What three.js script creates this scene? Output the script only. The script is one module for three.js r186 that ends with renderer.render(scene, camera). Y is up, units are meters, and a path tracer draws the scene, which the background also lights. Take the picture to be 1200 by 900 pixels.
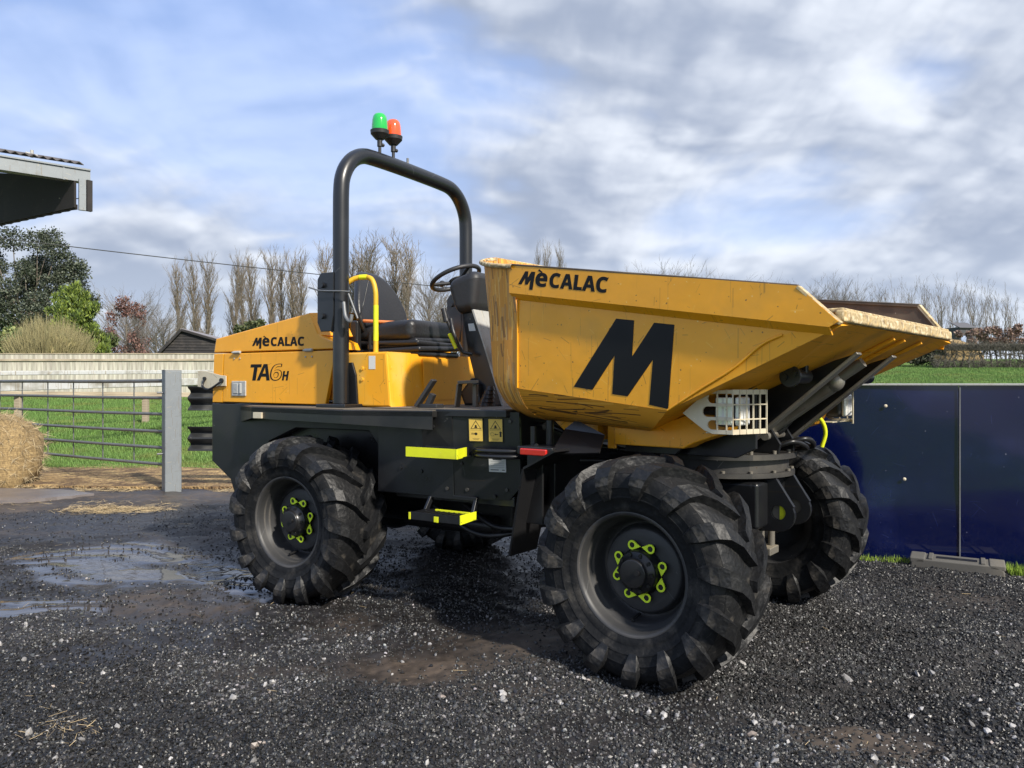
import * as THREE from 'three';
import { RoundedBoxGeometry } from 'three/addons/geometries/RoundedBoxGeometry.js';
import { mergeGeometries, mergeVertices, toCreasedNormals } from 'three/addons/utils/BufferGeometryUtils.js';
import { FontLoader } from 'three/addons/loaders/FontLoader.js';

// ------------------------------------------------------------------ camera, sky, sun, exposure
const scene = new THREE.Scene();
const camera = new THREE.PerspectiveCamera(53.08, 4 / 3, 0.1, 3000);
camera.position.set(0, 1.36, 0);
camera.lookAt(0, 1.36, -10);
const renderer = new THREE.WebGLRenderer();
renderer.toneMapping = THREE.LinearToneMapping;
renderer.toneMappingExposure = 1.42;
renderer.shadowMap.enabled = true;

// ------------------------------------------------------------------ noise and helpers
function rng(seed) { let s = seed >>> 0; return () => { s = (s + 0x6d2b79f5) | 0; let t = Math.imul(s ^ (s >>> 15), 1 | s); t = (t + Math.imul(t ^ (t >>> 7), 61 | t)) ^ t; return ((t ^ (t >>> 14)) >>> 0) / 4294967296; }; }
function hash2(x, y, k) { let h = Math.imul(x, 374761393) + Math.imul(y, 668265263) + Math.imul(k, 1274126177); h = Math.imul(h ^ (h >>> 13), 1274126177); return ((h ^ (h >>> 16)) >>> 0) / 4294967296; }
const LAT = new Float32Array(65536); { const r = rng(987); for (let i = 0; i < 65536; i++) LAT[i] = r(); }
function vnoise(x, y, k = 0, per = 0) {
  let xi = Math.floor(x), yi = Math.floor(y), fx = x - xi, fy = y - yi, x1 = xi + 1, y1 = yi + 1;
  fx = fx * fx * (3 - 2 * fx); fy = fy * fy * (3 - 2 * fy);
  if (per) { xi = ((xi % per) + per) % per; yi = ((yi % per) + per) % per; x1 = xi + 1 === per ? 0 : xi + 1; y1 = yi + 1 === per ? 0 : yi + 1; }
  const sx = k * 37, sy = k * 91, r0 = ((yi + sy) & 255) << 8, r1 = ((y1 + sy) & 255) << 8, c0 = (xi + sx) & 255, c1 = (x1 + sx) & 255;
  const a = LAT[r0 | c0], b = LAT[r0 | c1], c = LAT[r1 | c0], d = LAT[r1 | c1];
  return a + (b - a) * fx + (c - a) * fy + (a - b - c + d) * fx * fy;
}
function fbm(x, y, oct, k = 0, per = 0) { let s = 0, a = 0.5, n = 0; for (let i = 0; i < oct; i++) { s += a * vnoise(x, y, k + i * 17, per); n += a; x *= 2; y *= 2; per *= 2; a *= 0.5; } return s / n; }
const lerp = (a, b, t) => a + (b - a) * t, clamp = (x, a = 0, b = 1) => Math.min(b, Math.max(a, x)), sstep = (a, b, x) => { const t = clamp((x - a) / (b - a)); return t * t * (3 - 2 * t); };
const mixc = (a, b, t) => [lerp(a[0], b[0], t), lerp(a[1], b[1], t), lerp(a[2], b[2], t)];
const DEG = Math.PI / 180;

// ------------------------------------------------------------------ sky: broken cloud over pale blue
const SUN = new THREE.Vector3(Math.cos(37 * DEG) * Math.cos(52 * DEG), Math.sin(37 * DEG), Math.cos(37 * DEG) * Math.sin(52 * DEG));
{
  const W = 3072, H = 1536, data = new Float32Array(W * H * 4);
  for (let j = 0; j < H; j++) {
    const el = ((j + 0.5) / H - 0.5) * Math.PI, sy = Math.sin(el), cy = Math.cos(el);
    for (let i = 0; i < W; i++) {
      const o = (j * W + i) * 4; data[o + 3] = 1;
      if (el < -0.01) { data[o] = 0.30; data[o + 1] = 0.32; data[o + 2] = 0.34; continue; }
      const az = ((i + 0.5) / W - 0.5) * 2 * Math.PI, dx = cy * Math.cos(az), dz = cy * Math.sin(az);
      const q = 1 / (Math.max(sy, 0) + 0.42), px = dx * q, pz = dz * q;
      const wx = fbm(px * 2.2 + 9.1, pz * 2.2 + 3.3, 3, 3) - 0.5, wz = fbm(px * 2.2 - 4.7, pz * 2.2 + 8.2, 3, 5) - 0.5;
      const puff = (x, z) => { x += 31.8; z += 17.4; let v = 0, a = 0.5, k = 0; for (let i = 0; i < 6; i++) { v += a * (i < 2 ? vnoise(x, z, 31 + i * 17) : 1 - Math.abs(2 * vnoise(x, z, 31 + i * 17) - 1)); k += a; x = x * 2.05 + 3.1; z = z * 2.05 + 1.7; a *= 0.46; } return (v / k - 0.54) * 2.5 + 0.5; };
      const ux = px * 2.3 + wx * 0.45, uz = pz * 3.0 + wz * 0.45;
      const n = puff(ux, uz), nl = puff(ux + 0.10, uz + 0.12), soft = (fbm(px * 0.9 + 41.52, pz * 1.2 + 52.10, 3, 11) - 0.5) * 2.0 + 0.5;
      const open = 0.32 * clamp(-dx * 1.7 + 0.42, -1, 1);                       // clearer air away from the sun
      const cov = 0.36 + 0.64 * sstep(0.12, 0.56, n * 0.55 + soft * 0.45 - open + 0.10);
      const e2 = Math.max(sy, 0);
      const blue = mixc([0.40, 0.53, 0.79], [0.19, 0.34, 0.73], sstep(0.05, 0.55, e2));
      const lit = 0.50 + (n - nl) * 1.15 - (n - 0.5) * 0.30 - (soft - 0.5) * 0.42;
      const cl = mixc([0.285, 0.335, 0.44], [0.66, 0.70, 0.77], sstep(0.05, 1.05, lit));
      let c = mixc(blue, cl, cov);
      c = mixc(c, [0.58, 0.66, 0.76], (1 - sstep(0.0, 0.20, e2)) * 0.4);
      data[o] = c[0]; data[o + 1] = c[1]; data[o + 2] = c[2];
    }
  }
  const t = new THREE.DataTexture(data, W, H, THREE.RGBAFormat, THREE.FloatType);
  t.mapping = THREE.EquirectangularReflectionMapping; t.magFilter = THREE.LinearFilter; t.wrapS = THREE.RepeatWrapping; t.needsUpdate = true;
  scene.background = t; scene.environment = t;
}
const sun = new THREE.DirectionalLight(new THREE.Color(1, 0.93, 0.82), 4.4);
sun.position.copy(SUN).multiplyScalar(60).add(new THREE.Vector3(0, 0, -10)); sun.target.position.set(0, 0, -10);
sun.castShadow = true; sun.shadow.radius = 5; sun.shadow.mapSize.set(4096, 4096);
Object.assign(sun.shadow.camera, { left: -30, right: 30, top: 30, bottom: -30, near: 1, far: 160 });
scene.add(sun, sun.target);

// ------------------------------------------------------------------ geometry helpers
const V = (x, y, z) => new THREE.Vector3(x, y, z);
const taken = new Map();
const numbered = (n) => { const k = taken.get(n) ?? 0; taken.set(n, k + 1); return k ? n + '_' + String(k).padStart(3, '0') : n; };
/** uv in metres by the face's main direction */
function boxUV(g) {
  g = g.index ? g.toNonIndexed() : g;
  if (!g.attributes.normal) g.computeVertexNormals();
  const p = g.attributes.position, uv = new Float32Array(p.count * 2), a = V(0, 0, 0), b = V(0, 0, 0), c = V(0, 0, 0);
  for (let i = 0; i < p.count; i += 3) {
    a.fromBufferAttribute(p, i); b.fromBufferAttribute(p, i + 1).sub(a); c.fromBufferAttribute(p, i + 2).sub(a); b.cross(c);
    const x = Math.abs(b.x), y = Math.abs(b.y), z = Math.abs(b.z), m = z >= x && z >= y ? 2 : y >= x ? 1 : 0;
    for (let k = 0; k < 3; k++) {
      const X = p.getX(i + k), Y = p.getY(i + k), Z = p.getZ(i + k);
      uv[(i + k) * 2] = m === 0 ? Z : X; uv[(i + k) * 2 + 1] = m === 1 ? Z : Y;
    }
  }
  g.setAttribute('uv', new THREE.BufferAttribute(uv, 2));
  for (const n of Object.keys(g.attributes)) if (!['position', 'normal', 'uv', 'color'].includes(n)) g.deleteAttribute(n);
  g.clearGroups();
  return g;
}
const join = (list) => { const l = list.map((g) => boxUV(g)); return l.length > 1 ? mergeGeometries(l) : l[0]; };
/** rounded box from min corner to max corner */
function box(x0, x1, y0, y1, z0, z1, r = 0.006) {
  const w = x1 - x0, h = y1 - y0, d = z1 - z0; r = Math.min(r, w * 0.45, h * 0.45, d * 0.45);
  return new RoundedBoxGeometry(w, h, d, 2, r).translate((x0 + x1) / 2, (y0 + y1) / 2, (z0 + z1) / 2);
}
/** polygon [x, y] pushed from z0 to z1, its edges bevelled */
function prism(pts, z0, z1, bevel = 0.005, holes = []) {
  const s = new THREE.Shape(pts.map((p) => new THREE.Vector2(...p)));
  for (const h of holes) s.holes.push(new THREE.Path(h.map((p) => new THREE.Vector2(...p))));
  const b = Math.min(bevel, (z1 - z0) * 0.4);
  const g = new THREE.ExtrudeGeometry(s, { depth: z1 - z0 - 2 * b, bevelEnabled: b > 0, bevelThickness: b, bevelSize: b, bevelOffset: -b, bevelSegments: 2, curveSegments: 10 });
  return g.translate(0, 0, z0 + b);
}
/** plan polygon [x, z] from y0 to y1 */
function planPrism(pts, y0, y1, bevel = 0.005) { return prism(pts.map(([x, z]) => [x, -z]), y0, y1, bevel).rotateX(-Math.PI / 2); }
const circle = (cx, cy, r, n = 20) => Array.from({ length: n }, (_, i) => [cx + r * Math.cos(i / n * 2 * Math.PI), cy + r * Math.sin(i / n * 2 * Math.PI)]);
function tube(pts, r, seg = 40, rad = 12, closed = false) { return new THREE.TubeGeometry(new THREE.CatmullRomCurve3(pts.map((p) => p.isVector3 ? p : V(...p)), closed, 'centripetal'), seg, r, rad, closed); }
function rod(a, b, r, r2 = r, n = 12) {
  a = V(...a); b = V(...b); const d = b.clone().sub(a), l = d.length();
  const g = new THREE.CylinderGeometry(r2, r, l, n); g.translate(0, l / 2, 0);
  g.applyQuaternion(new THREE.Quaternion().setFromUnitVectors(V(0, 1, 0), d.normalize())); return g.translate(a.x, a.y, a.z);
}
/** bar of width w and height h between two points (h along up) */
function bar(a, b, w, h, up = [0, 1, 0], r = 0.004) {
  a = V(...a); b = V(...b); const d = b.clone().sub(a), l = d.length(); d.normalize();
  const z = d.clone().cross(V(...up)).normalize(), y = z.clone().cross(d);
  const g = new RoundedBoxGeometry(l, h, w, 2, Math.min(r, w * 0.4, h * 0.4));
  return g.applyMatrix4(new THREE.Matrix4().makeBasis(d, y, z).setPosition(a.add(b).multiplyScalar(0.5)));
}
/** flat plate through 3-D points, t thick, growing against its normal */
function slab(pts, t) {
  const P = pts.map((p) => V(...p)), n = V(0, 0, 0);
  for (let i = 0; i < P.length; i++) { const a = P[i], b = P[(i + 1) % P.length]; n.x += (a.y - b.y) * (a.z + b.z); n.y += (a.z - b.z) * (a.x + b.x); n.z += (a.x - b.x) * (a.y + b.y); }
  n.normalize();
  const u = P[1].clone().sub(P[0]).normalize(), w = n.clone().cross(u);
  const tri = THREE.ShapeUtils.triangulateShape(P.map((p) => new THREE.Vector2(p.dot(u), p.dot(w))), []);
  const Q = P.map((p) => p.clone().addScaledVector(n, -t)), out = [];
  const add = (...v) => { for (const p of v) out.push(p.x, p.y, p.z); };
  for (const [a, b, c] of tri) { add(P[a], P[b], P[c]); add(Q[c], Q[b], Q[a]); }
  for (let i = 0; i < P.length; i++) { const k = (i + 1) % P.length; add(P[i], Q[i], Q[k]); add(P[i], Q[k], P[k]); }
  const g = new THREE.BufferGeometry(); g.setAttribute('position', new THREE.Float32BufferAttribute(out, 3)); g.computeVertexNormals(); return g;
}
/** smooth sheet from a formula of (u, t) */
function patch(f, nu, nt, s = 1) {
  const pos = [], idx = []; for (let j = 0; j <= nt; j++) for (let i = 0; i <= nu; i++) pos.push(...f(i / nu, j / nt));
  for (let j = 0; j < nt; j++) for (let i = 0; i < nu; i++) { const a = j * (nu + 1) + i, b = a + 1, c = a + nu + 1, d = c + 1; if (s > 0) idx.push(a, b, d, a, d, c); else idx.push(a, d, b, a, c, d); }
  const g = new THREE.BufferGeometry(); g.setAttribute('position', new THREE.Float32BufferAttribute(pos, 3)); g.setIndex(idx); g.computeVertexNormals(); return g;
}
function lathe(profile, n = 64) { return new THREE.LatheGeometry(profile.map(([r, z]) => new THREE.Vector2(r, z)), n).rotateX(Math.PI / 2); }   // axis along z
const mirrorZ = (g) => { g = g.index ? g.toNonIndexed() : g.clone(); g.scale(1, 1, -1); for (const a of Object.values(g.attributes)) { const n = a.itemSize, v = a.array; for (let i = 0; i < a.count; i += 3) for (let c = 0; c < n; c++) { const p = (i + 1) * n + c, q = (i + 2) * n + c, s = v[p]; v[p] = v[q]; v[q] = s; } } return g; };

// ------------------------------------------------------------------ textures and materials
function tex(size, fn, { srgb = true, metres = 1, h = size } = {}) {
  const d = new Uint8Array(size * h * 4);
  for (let j = 0; j < h; j++) for (let i = 0; i < size; i++) { const c = fn(i / size, j / h), o = (j * size + i) * 4; d[o] = clamp(c[0]) * 255; d[o + 1] = clamp(c[1]) * 255; d[o + 2] = clamp(c[2]) * 255; d[o + 3] = 255; }
  const t = new THREE.DataTexture(d, size, h); t.magFilter = THREE.LinearFilter; t.wrapS = t.wrapT = THREE.RepeatWrapping; if (srgb) t.colorSpace = THREE.SRGBColorSpace; t.repeat.set(1 / metres, 1 / metres); t.needsUpdate = true; return t;
}
function canvasTex(w, h, draw, metres) {
  const c = document.createElement('canvas'); c.width = w; c.height = h; draw(c.getContext('2d'), w, h);
  const t = new THREE.CanvasTexture(c); t.colorSpace = THREE.SRGBColorSpace; t.magFilter = THREE.LinearFilter; t.wrapS = t.wrapT = THREE.RepeatWrapping; if (metres) t.repeat.set(1 / metres, 1 / metres); return t;
}
const std = (o) => new THREE.MeshStandardMaterial(o), phy = (o) => new THREE.MeshPhysicalMaterial(o);
const rgb = (r, g, b) => new THREE.Color().setRGB(r, g, b);
const grime = (amp, scale, k) => tex(256, (u, v) => { const n = fbm(u * scale, v * scale, 5, k, scale), m = 1 - amp + amp * n; return [m, m, m]; }, { srgb: false, metres: 0.8 });
/** painted steel with grime, chips and scratches */
function paint(base, { dirt = [120, 100, 78], dirtAmt = 0.3, scratches = 60, chips = 60, streaks = 0, size = 1024, metres = 1.6, seed = 1, scratchCol = 'rgba(245,205,130,0.5)', darkCol = 'rgba(70,52,30,0.55)' } = {}) {
  return canvasTex(size, size, (c, W, H) => {
    const r = rng(seed), im = c.createImageData(W, H);
    for (let j = 0; j < H; j++) for (let i = 0; i < W; i++) {
      const u = i / W, v = j / H, n = fbm(u * 6, v * 6, 5, seed, 6), f = fbm(u * 60, v * 60, 2, seed + 7, 60);
      const d = clamp(sstep(0.5, 0.85, n) * dirtAmt + (f - 0.5) * 0.10 * (0.5 + dirtAmt)), o = (j * W + i) * 4, m = 0.96 + (n - 0.5) * 0.12;
      for (let k = 0; k < 3; k++) im.data[o + k] = lerp(base[k] * m, dirt[k], d);
      im.data[o + 3] = 255;
    }
    c.putImageData(im, 0, 0);
    for (let k = 0; k < streaks; k++) { const x = r() * W, y = r() * H, l = 20 + r() * 140; c.strokeStyle = `rgba(90,66,36,${0.08 + r() * 0.16})`; c.lineWidth = 1 + r() * 4; c.beginPath(); c.moveTo(x, y); c.lineTo(x + (r() - 0.5) * 6, y - l); c.stroke(); }
    for (let k = 0; k < scratches; k++) { const x = r() * W, y = r() * H, a = r() * 6.28, l = 6 + r() * r() * 90; c.strokeStyle = r() < 0.5 ? scratchCol : darkCol; c.lineWidth = 0.5 + r() * 1.2; c.beginPath(); c.moveTo(x, y); c.lineTo(x + Math.cos(a) * l, y + Math.sin(a) * l); c.stroke(); }
    for (let k = 0; k < chips; k++) { c.fillStyle = r() < 0.6 ? 'rgba(60,45,30,0.7)' : 'rgba(235,225,200,0.6)'; c.beginPath(); c.ellipse(r() * W, r() * H, 0.6 + r() * 2.4, 0.5 + r() * 1.6, r() * 3, 0, 7); c.fill(); }
  }, metres);
}
const YEL = [244, 168, 22];
const M = {};
M.yellow = phy({ map: paint(YEL, { dirtAmt: 0.12, scratches: 100, chips: 160, streaks: 60, seed: 3 }), roughness: 0.42, bumpMap: grime(1, 3, 98), bumpScale: 0.002, roughnessMap: grime(0.4, 8, 5), clearcoat: 0.25, clearcoatRoughness: 0.3 });
M.skip = phy({ map: paint(YEL, { dirtAmt: 0.18, scratches: 340, chips: 420, streaks: 150, seed: 8 }), roughness: 0.5, bumpMap: grime(1, 3, 97), bumpScale: 0.004, roughnessMap: grime(0.4, 8, 6), clearcoat: 0.15, clearcoatRoughness: 0.4 });
M.footwell = phy({ map: paint(YEL, { dirtAmt: 0.6, dirt: [206, 176, 120], scratches: 90, chips: 160, streaks: 30, seed: 12 }), roughness: 0.6 });  // seat box yellow mixed with a paler tan
M.skipUnder = phy({ map: paint(YEL, { dirtAmt: 0.45, dirt: [150, 112, 60], scratches: 220, chips: 120, streaks: 120, seed: 21 }), roughness: 0.6 });
M.worn = phy({
  map: canvasTex(1024, 1024, (c, W, H) => {                                     // paint rubbed off in long gouges down to dull, dusty metal
    const r = rng(5); c.fillStyle = 'rgb(205,140,52)'; c.fillRect(0, 0, W, H);
    for (let k = 0; k < 620; k++) { const x = r() * W, y = r() * H, l = 60 + r() * 360, w = 2 + r() * r() * 26; c.strokeStyle = ['rgba(186,150,108,0.45)', 'rgba(150,112,80,0.5)', 'rgba(246,196,96,0.5)', 'rgba(92,62,36,0.5)', 'rgba(226,160,60,0.4)', 'rgba(248,220,150,0.3)'][k % 6]; c.lineWidth = w; c.beginPath(); c.moveTo(x, y); c.quadraticCurveTo(x + (r() - 0.5) * 30, y + l / 2, x + (r() - 0.5) * 50, y + l); c.stroke(); }
  }, 0.8), roughness: 0.62,
});
M.gouged = phy({
  map: canvasTex(1024, 1024, (c, W, H) => {                                     // long scrapes along the lower edge
    const r = rng(15); c.fillStyle = 'rgb(214,146,40)'; c.fillRect(0, 0, W, H);
    for (let k = 0; k < 300; k++) { const x = r() * W, y = r() * H, l = 90 + r() * 380; c.strokeStyle = ['rgba(70,44,22,0.75)', 'rgba(120,80,36,0.5)', 'rgba(240,180,80,0.5)', 'rgba(48,32,20,0.8)'][k % 4]; c.lineWidth = 1.5 + r() * r() * 15; c.beginPath(); c.moveTo(x, y); c.quadraticCurveTo(x + l / 2, y + (r() - 0.5) * 20, x + l, y + (r() - 0.5) * 50); c.stroke(); }
  }, 0.9), roughness: 0.6,
});
M.lip = std({
  map: canvasTex(512, 512, (c, W, H) => {                                       // dried pale mortar and dust on the pouring lip
    const r = rng(25); c.fillStyle = 'rgb(176,156,118)'; c.fillRect(0, 0, W, H);
    for (let k = 0; k < 900; k++) { c.fillStyle = ['rgba(222,210,182,0.5)', 'rgba(150,130,100,0.4)', 'rgba(110,92,70,0.5)', 'rgba(200,166,104,0.4)'][k % 4]; c.beginPath(); c.ellipse(r() * W, r() * H, 2 + r() * 12, 2 + r() * 18, r() * 3, 0, 7); c.fill(); }
  }, 0.5), roughness: 0.85, bumpMap: grime(1, 24, 9), bumpScale: 0.01,
});
M.inside = std({ map: paint([84, 74, 64], { dirt: [128, 112, 92], dirtAmt: 0.8, scratches: 200, chips: 200, seed: 30, scratchCol: 'rgba(150,140,126,0.4)' }), roughness: 0.75 });
M.black = phy({ map: paint([23, 24, 27], { dirt: [70, 65, 58], dirtAmt: 0.3, scratches: 60, chips: 60, seed: 40, scratchCol: 'rgba(150,150,150,0.35)' }), roughness: 0.46, roughnessMap: grime(0.5, 8, 4), clearcoat: 0.1, clearcoatRoughness: 0.4 });
M.deckTop = std({ map: paint([104, 96, 84], { dirt: [150, 130, 100], dirtAmt: 0.8, scratches: 120, chips: 150, seed: 42, scratchCol: 'rgba(190,180,160,0.35)' }), roughness: 0.8 });
M.ropsPaint = phy({ map: paint([23, 25, 29], { dirt: [70, 70, 70], dirtAmt: 0.25, scratches: 60, chips: 40, seed: 44, scratchCol: 'rgba(170,170,170,0.4)' }), roughness: 0.36, clearcoat: 0.2, clearcoatRoughness: 0.25 });
M.steel = std({ map: paint([150, 146, 138], { dirt: [96, 88, 76], dirtAmt: 0.7, scratches: 200, chips: 90, seed: 46, scratchCol: 'rgba(220,220,215,0.4)' }), roughness: 0.45, metalness: 0.55 });
M.dustySteel = std({ map: paint([112, 107, 98], { dirt: [150, 140, 120], dirtAmt: 0.8, scratches: 120, chips: 90, seed: 47 }), roughness: 0.65, metalness: 0.2 });
M.ringSteel = std({ map: paint([58, 57, 56], { dirt: [140, 130, 114], dirtAmt: 0.55, scratches: 160, chips: 90, seed: 48, scratchCol: 'rgba(190,186,176,0.4)' }), roughness: 0.5, metalness: 0.25 });
M.hub = phy({ color: rgb(0.012, 0.012, 0.013), roughness: 0.45, roughnessMap: grime(0.5, 8, 14) });
M.rim = phy({ map: paint([52, 52, 53], { dirt: [104, 98, 90], dirtAmt: 0.55, scratches: 140, chips: 90, seed: 50, scratchCol: 'rgba(160,160,158,0.4)' }), roughness: 0.5 });
M.rubber = phy({ specularIntensity: 0.55,
  map: canvasTex(1024, 1024, (c, W, H) => {
    const r = rng(33), im = c.createImageData(W, H);
    for (let j = 0; j < H; j++) for (let i = 0; i < W; i++) {
      const u = i / W, v = j / H, n = fbm(u * 8, v * 8, 5, 61, 8), f = fbm(u * 90, v * 90, 2, 71, 90), d = clamp(sstep(0.5, 0.75, n) * 0.5 + (f - 0.5) * 0.25), o = (j * W + i) * 4;
      im.data[o] = lerp(15, 74, d); im.data[o + 1] = lerp(16, 70, d); im.data[o + 2] = lerp(18, 64, d); im.data[o + 3] = 255;
    }
    c.putImageData(im, 0, 0);
    for (let k = 0; k < 260; k++) { const x = r() * W, y = r() * H, a = r() * 6.28, l = 10 + r() * 60; c.strokeStyle = `rgba(140,134,124,${0.1 + r() * 0.25})`; c.lineWidth = 0.6 + r() * 2; c.beginPath(); c.moveTo(x, y); c.quadraticCurveTo(x + l * 0.5, y + (r() - 0.5) * 30, x + Math.cos(a) * l, y + Math.sin(a) * l); c.stroke(); }
  }, 0.6), roughness: 0.72, bumpMap: grime(1, 32, 63), bumpScale: 0.004,
});
M.rubberTreadLit = phy({ specularIntensity: 0.7, map: M.rubber.map.clone(), color: rgb(1.8, 1.74, 1.66), roughness: 0.5, bumpMap: M.rubber.bumpMap, bumpScale: 0.006 });  // lit copy of the sidewall rubber: sunlight on the tread put into the colour
M.vinyl = phy({ color: rgb(0.018, 0.018, 0.02), roughness: 0.38, bumpMap: grime(1, 64, 77), bumpScale: 0.0015 });
M.blackPlastic = phy({ color: rgb(0.02, 0.02, 0.022), roughness: 0.5, bumpMap: grime(1, 48, 78), bumpScale: 0.001 });
M.lime = std({ color: rgb(0.68, 0.88, 0.03), roughness: 0.5 });
M.hivis = std({ map: paint([226, 232, 30], { dirt: [150, 140, 50], dirtAmt: 0.3, scratches: 40, chips: 60, seed: 55, metres: 0.8, size: 512 }), roughness: 0.55 });
M.railYellow = std({ map: paint([222, 176, 36], { dirt: [150, 120, 60], dirtAmt: 0.3, scratches: 40, chips: 60, seed: 56, metres: 0.8, size: 512 }), roughness: 0.5 });
M.letter = phy({ color: rgb(0.006, 0.006, 0.007), roughness: 0.5, specularIntensity: 0.45 });
M.cream = std({ map: paint([206, 196, 172], { dirt: [140, 120, 92], dirtAmt: 0.5, scratches: 60, chips: 90, seed: 57, metres: 0.8, size: 512 }), roughness: 0.55 });
M.lens = phy({ color: rgb(0.85, 0.87, 0.88), roughness: 0.12, metalness: 0.25, clearcoat: 1, clearcoatRoughness: 0.03 });
M.red = phy({ color: rgb(0.55, 0.02, 0.015), roughness: 0.25, clearcoat: 0.6 });
M.belt = std({ color: rgb(0.62, 0.2, 0.06), roughness: 0.7 });
M.beaconGreen = phy({ color: rgb(0.01, 0.42, 0.06), roughness: 0.12, clearcoat: 1, clearcoatRoughness: 0.05 });
M.beaconAmber = phy({ color: rgb(0.85, 0.09, 0.015), roughness: 0.12, clearcoat: 1, clearcoatRoughness: 0.05 });
M.galv = std({ map: paint([168, 172, 176], { dirt: [120, 116, 108], dirtAmt: 0.5, scratches: 80, chips: 60, streaks: 80, seed: 60, metres: 0.7, size: 512 }), roughness: 0.45, metalness: 0.45 });
M.galvDull = std({ map: paint([178, 178, 174], { dirt: [120, 112, 98], dirtAmt: 0.6, scratches: 60, chips: 90, streaks: 60, seed: 62, metres: 0.7, size: 512 }), roughness: 0.65, metalness: 0.15 });
M.gutter = std({ map: paint([132, 138, 142], { dirt: [100, 100, 98], dirtAmt: 0.5, scratches: 40, chips: 60, streaks: 60, seed: 66, metres: 0.7, size: 512 }), roughness: 0.5, metalness: 0.3 });
M.tubeSteel = std({ map: paint([120, 122, 124], { dirt: [92, 88, 80], dirtAmt: 0.5, scratches: 60, chips: 60, seed: 64, metres: 0.7, size: 512 }), roughness: 0.5, metalness: 0.4 });

// ------------------------------------------------------------------ things and parts
function tag(o, label, category, group, kind) { Object.assign(o.userData, { label, category }); if (group) o.userData.group = group; if (kind) o.userData.kind = kind; return o; }
function mesh(name, geo, mat, parent) { const m = new THREE.Mesh(geo, mat); m.name = parent === scene ? numbered(name) : name; m.castShadow = m.receiveShadow = true; parent.add(m); return m; }
function thing(name, label, category, pos = [0, 0, 0], rotY = 0, group) { const o = new THREE.Group(); o.name = numbered(name); o.position.set(...pos); o.rotation.y = rotY; scene.add(o); return tag(o, label, category, group); }
function structure(name, geo, mat, label) { const m = mesh(name, geo, mat, scene); m.userData.kind = 'structure'; m.userData.label = label; m.userData.category = name.split('_').pop(); return m; }

// ------------------------------------------------------------------ ground
const rise = (x, d) => { const s = lerp(0.04, 0.072, sstep(-6, 14, x)), e = Math.max(0, d - 12.5), far = Math.min(e, 46) + Math.max(0, e - 46) * 0.15; return s * far * sstep(0, 8, e) * Math.exp(-Math.max(0, e - 120) / 500); };
const rutDir = [0.5, 0.86];
function yardY(x, d) {
  let y = (fbm(x * 0.9, d * 0.9, 3, 101) - 0.5) * 0.06 + (fbm(x * 3.6, d * 5, 3, 111) - 0.5) * 0.034 + (fbm(x * 26, d * 26, 2, 121) - 0.5) * 0.011;
  const wetL = sstep(-0.4, -1.6, x) * sstep(3.2, 4.2, d) * sstep(8, 6.6, d);                       // churned wheel tracks left of the machine
  const w = x * 0.35 + d * 0.94 + (fbm(x * 1.3, d * 1.3, 2, 131) - 0.5) * 0.7;
  y += wetL * Math.sin(w * 26) * 0.010 + packed(x, d) * (Math.sin((x * 0.8 + d * 0.6) * 30 + fbm(x * 2, d * 2, 2, 149) * 8) * 0.004 - 0.012);
  const rr = (d - 3.35) - (x - 1.5) * 0.45 + (fbm(x * 2, d * 2, 2, 141) - 0.5) * 0.4;               // a rut crossing the right foreground
  y -= Math.exp(-rr * rr * 60) * 0.035 * sstep(0.5, 1.1, x); y += Math.exp(-(rr - 0.2) * (rr - 0.2) * 70) * 0.03 * sstep(0.6, 1.2, x);
  y += 0.35 * rise(x, d);
  return y;
}
/** how far wheels have pressed the stones down into the fines, 0 to 1 */
function packed(x, d) { const n = fbm(x * 1.2 + 31, d * 1.7, 3, 145), m = sstep(3.1, 4.0, d + x * 0.12) * sstep(1.1, -0.4, x - (d - 5) * 0.25), t = fbm(x * 0.8 + d * 1.2 + 5, (d * 0.8 - x * 0.45) * 3, 3, 147); return clamp(sstep(0.35, 0.65, n * 0.6 + m * 0.34 + (t - 0.5) * 0.5)); }
/** standing wetness of the yard, 0 to 1 */
function wetness(x, d) {
  const n = fbm(x * 1.3 + 3, d * 2.0, 4, 151), a = Math.exp(-(((x + 3.2) / 0.9) ** 2 + ((d - 6.1) / 0.6) ** 2)), b = Math.exp(-(((x + 2.75) / 0.85) ** 2 + ((d - 4.75) / 0.6) ** 2)), c = Math.exp(-(((x + 1.75) / 0.5) ** 2 + ((d - 5.3) / 0.4) ** 2)), e = Math.exp(-(((x + 2.3) / 1.3) ** 2 + ((d - 5.3) / 1.1) ** 2)) * 0.72;
  const w = x * 0.35 + d * 0.94 + (fbm(x * 1.3, d * 1.3, 2, 131) - 0.5) * 0.7, rip = 0.5 - 0.5 * Math.sin(w * 26);      // water lies in the troughs of the tracks
  return clamp(sstep(0.34, 0.66, n * 0.5 + Math.max(a, b, c, e) * 0.48 - 0.08) * (0.45 + 0.75 * rip));
}
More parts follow.
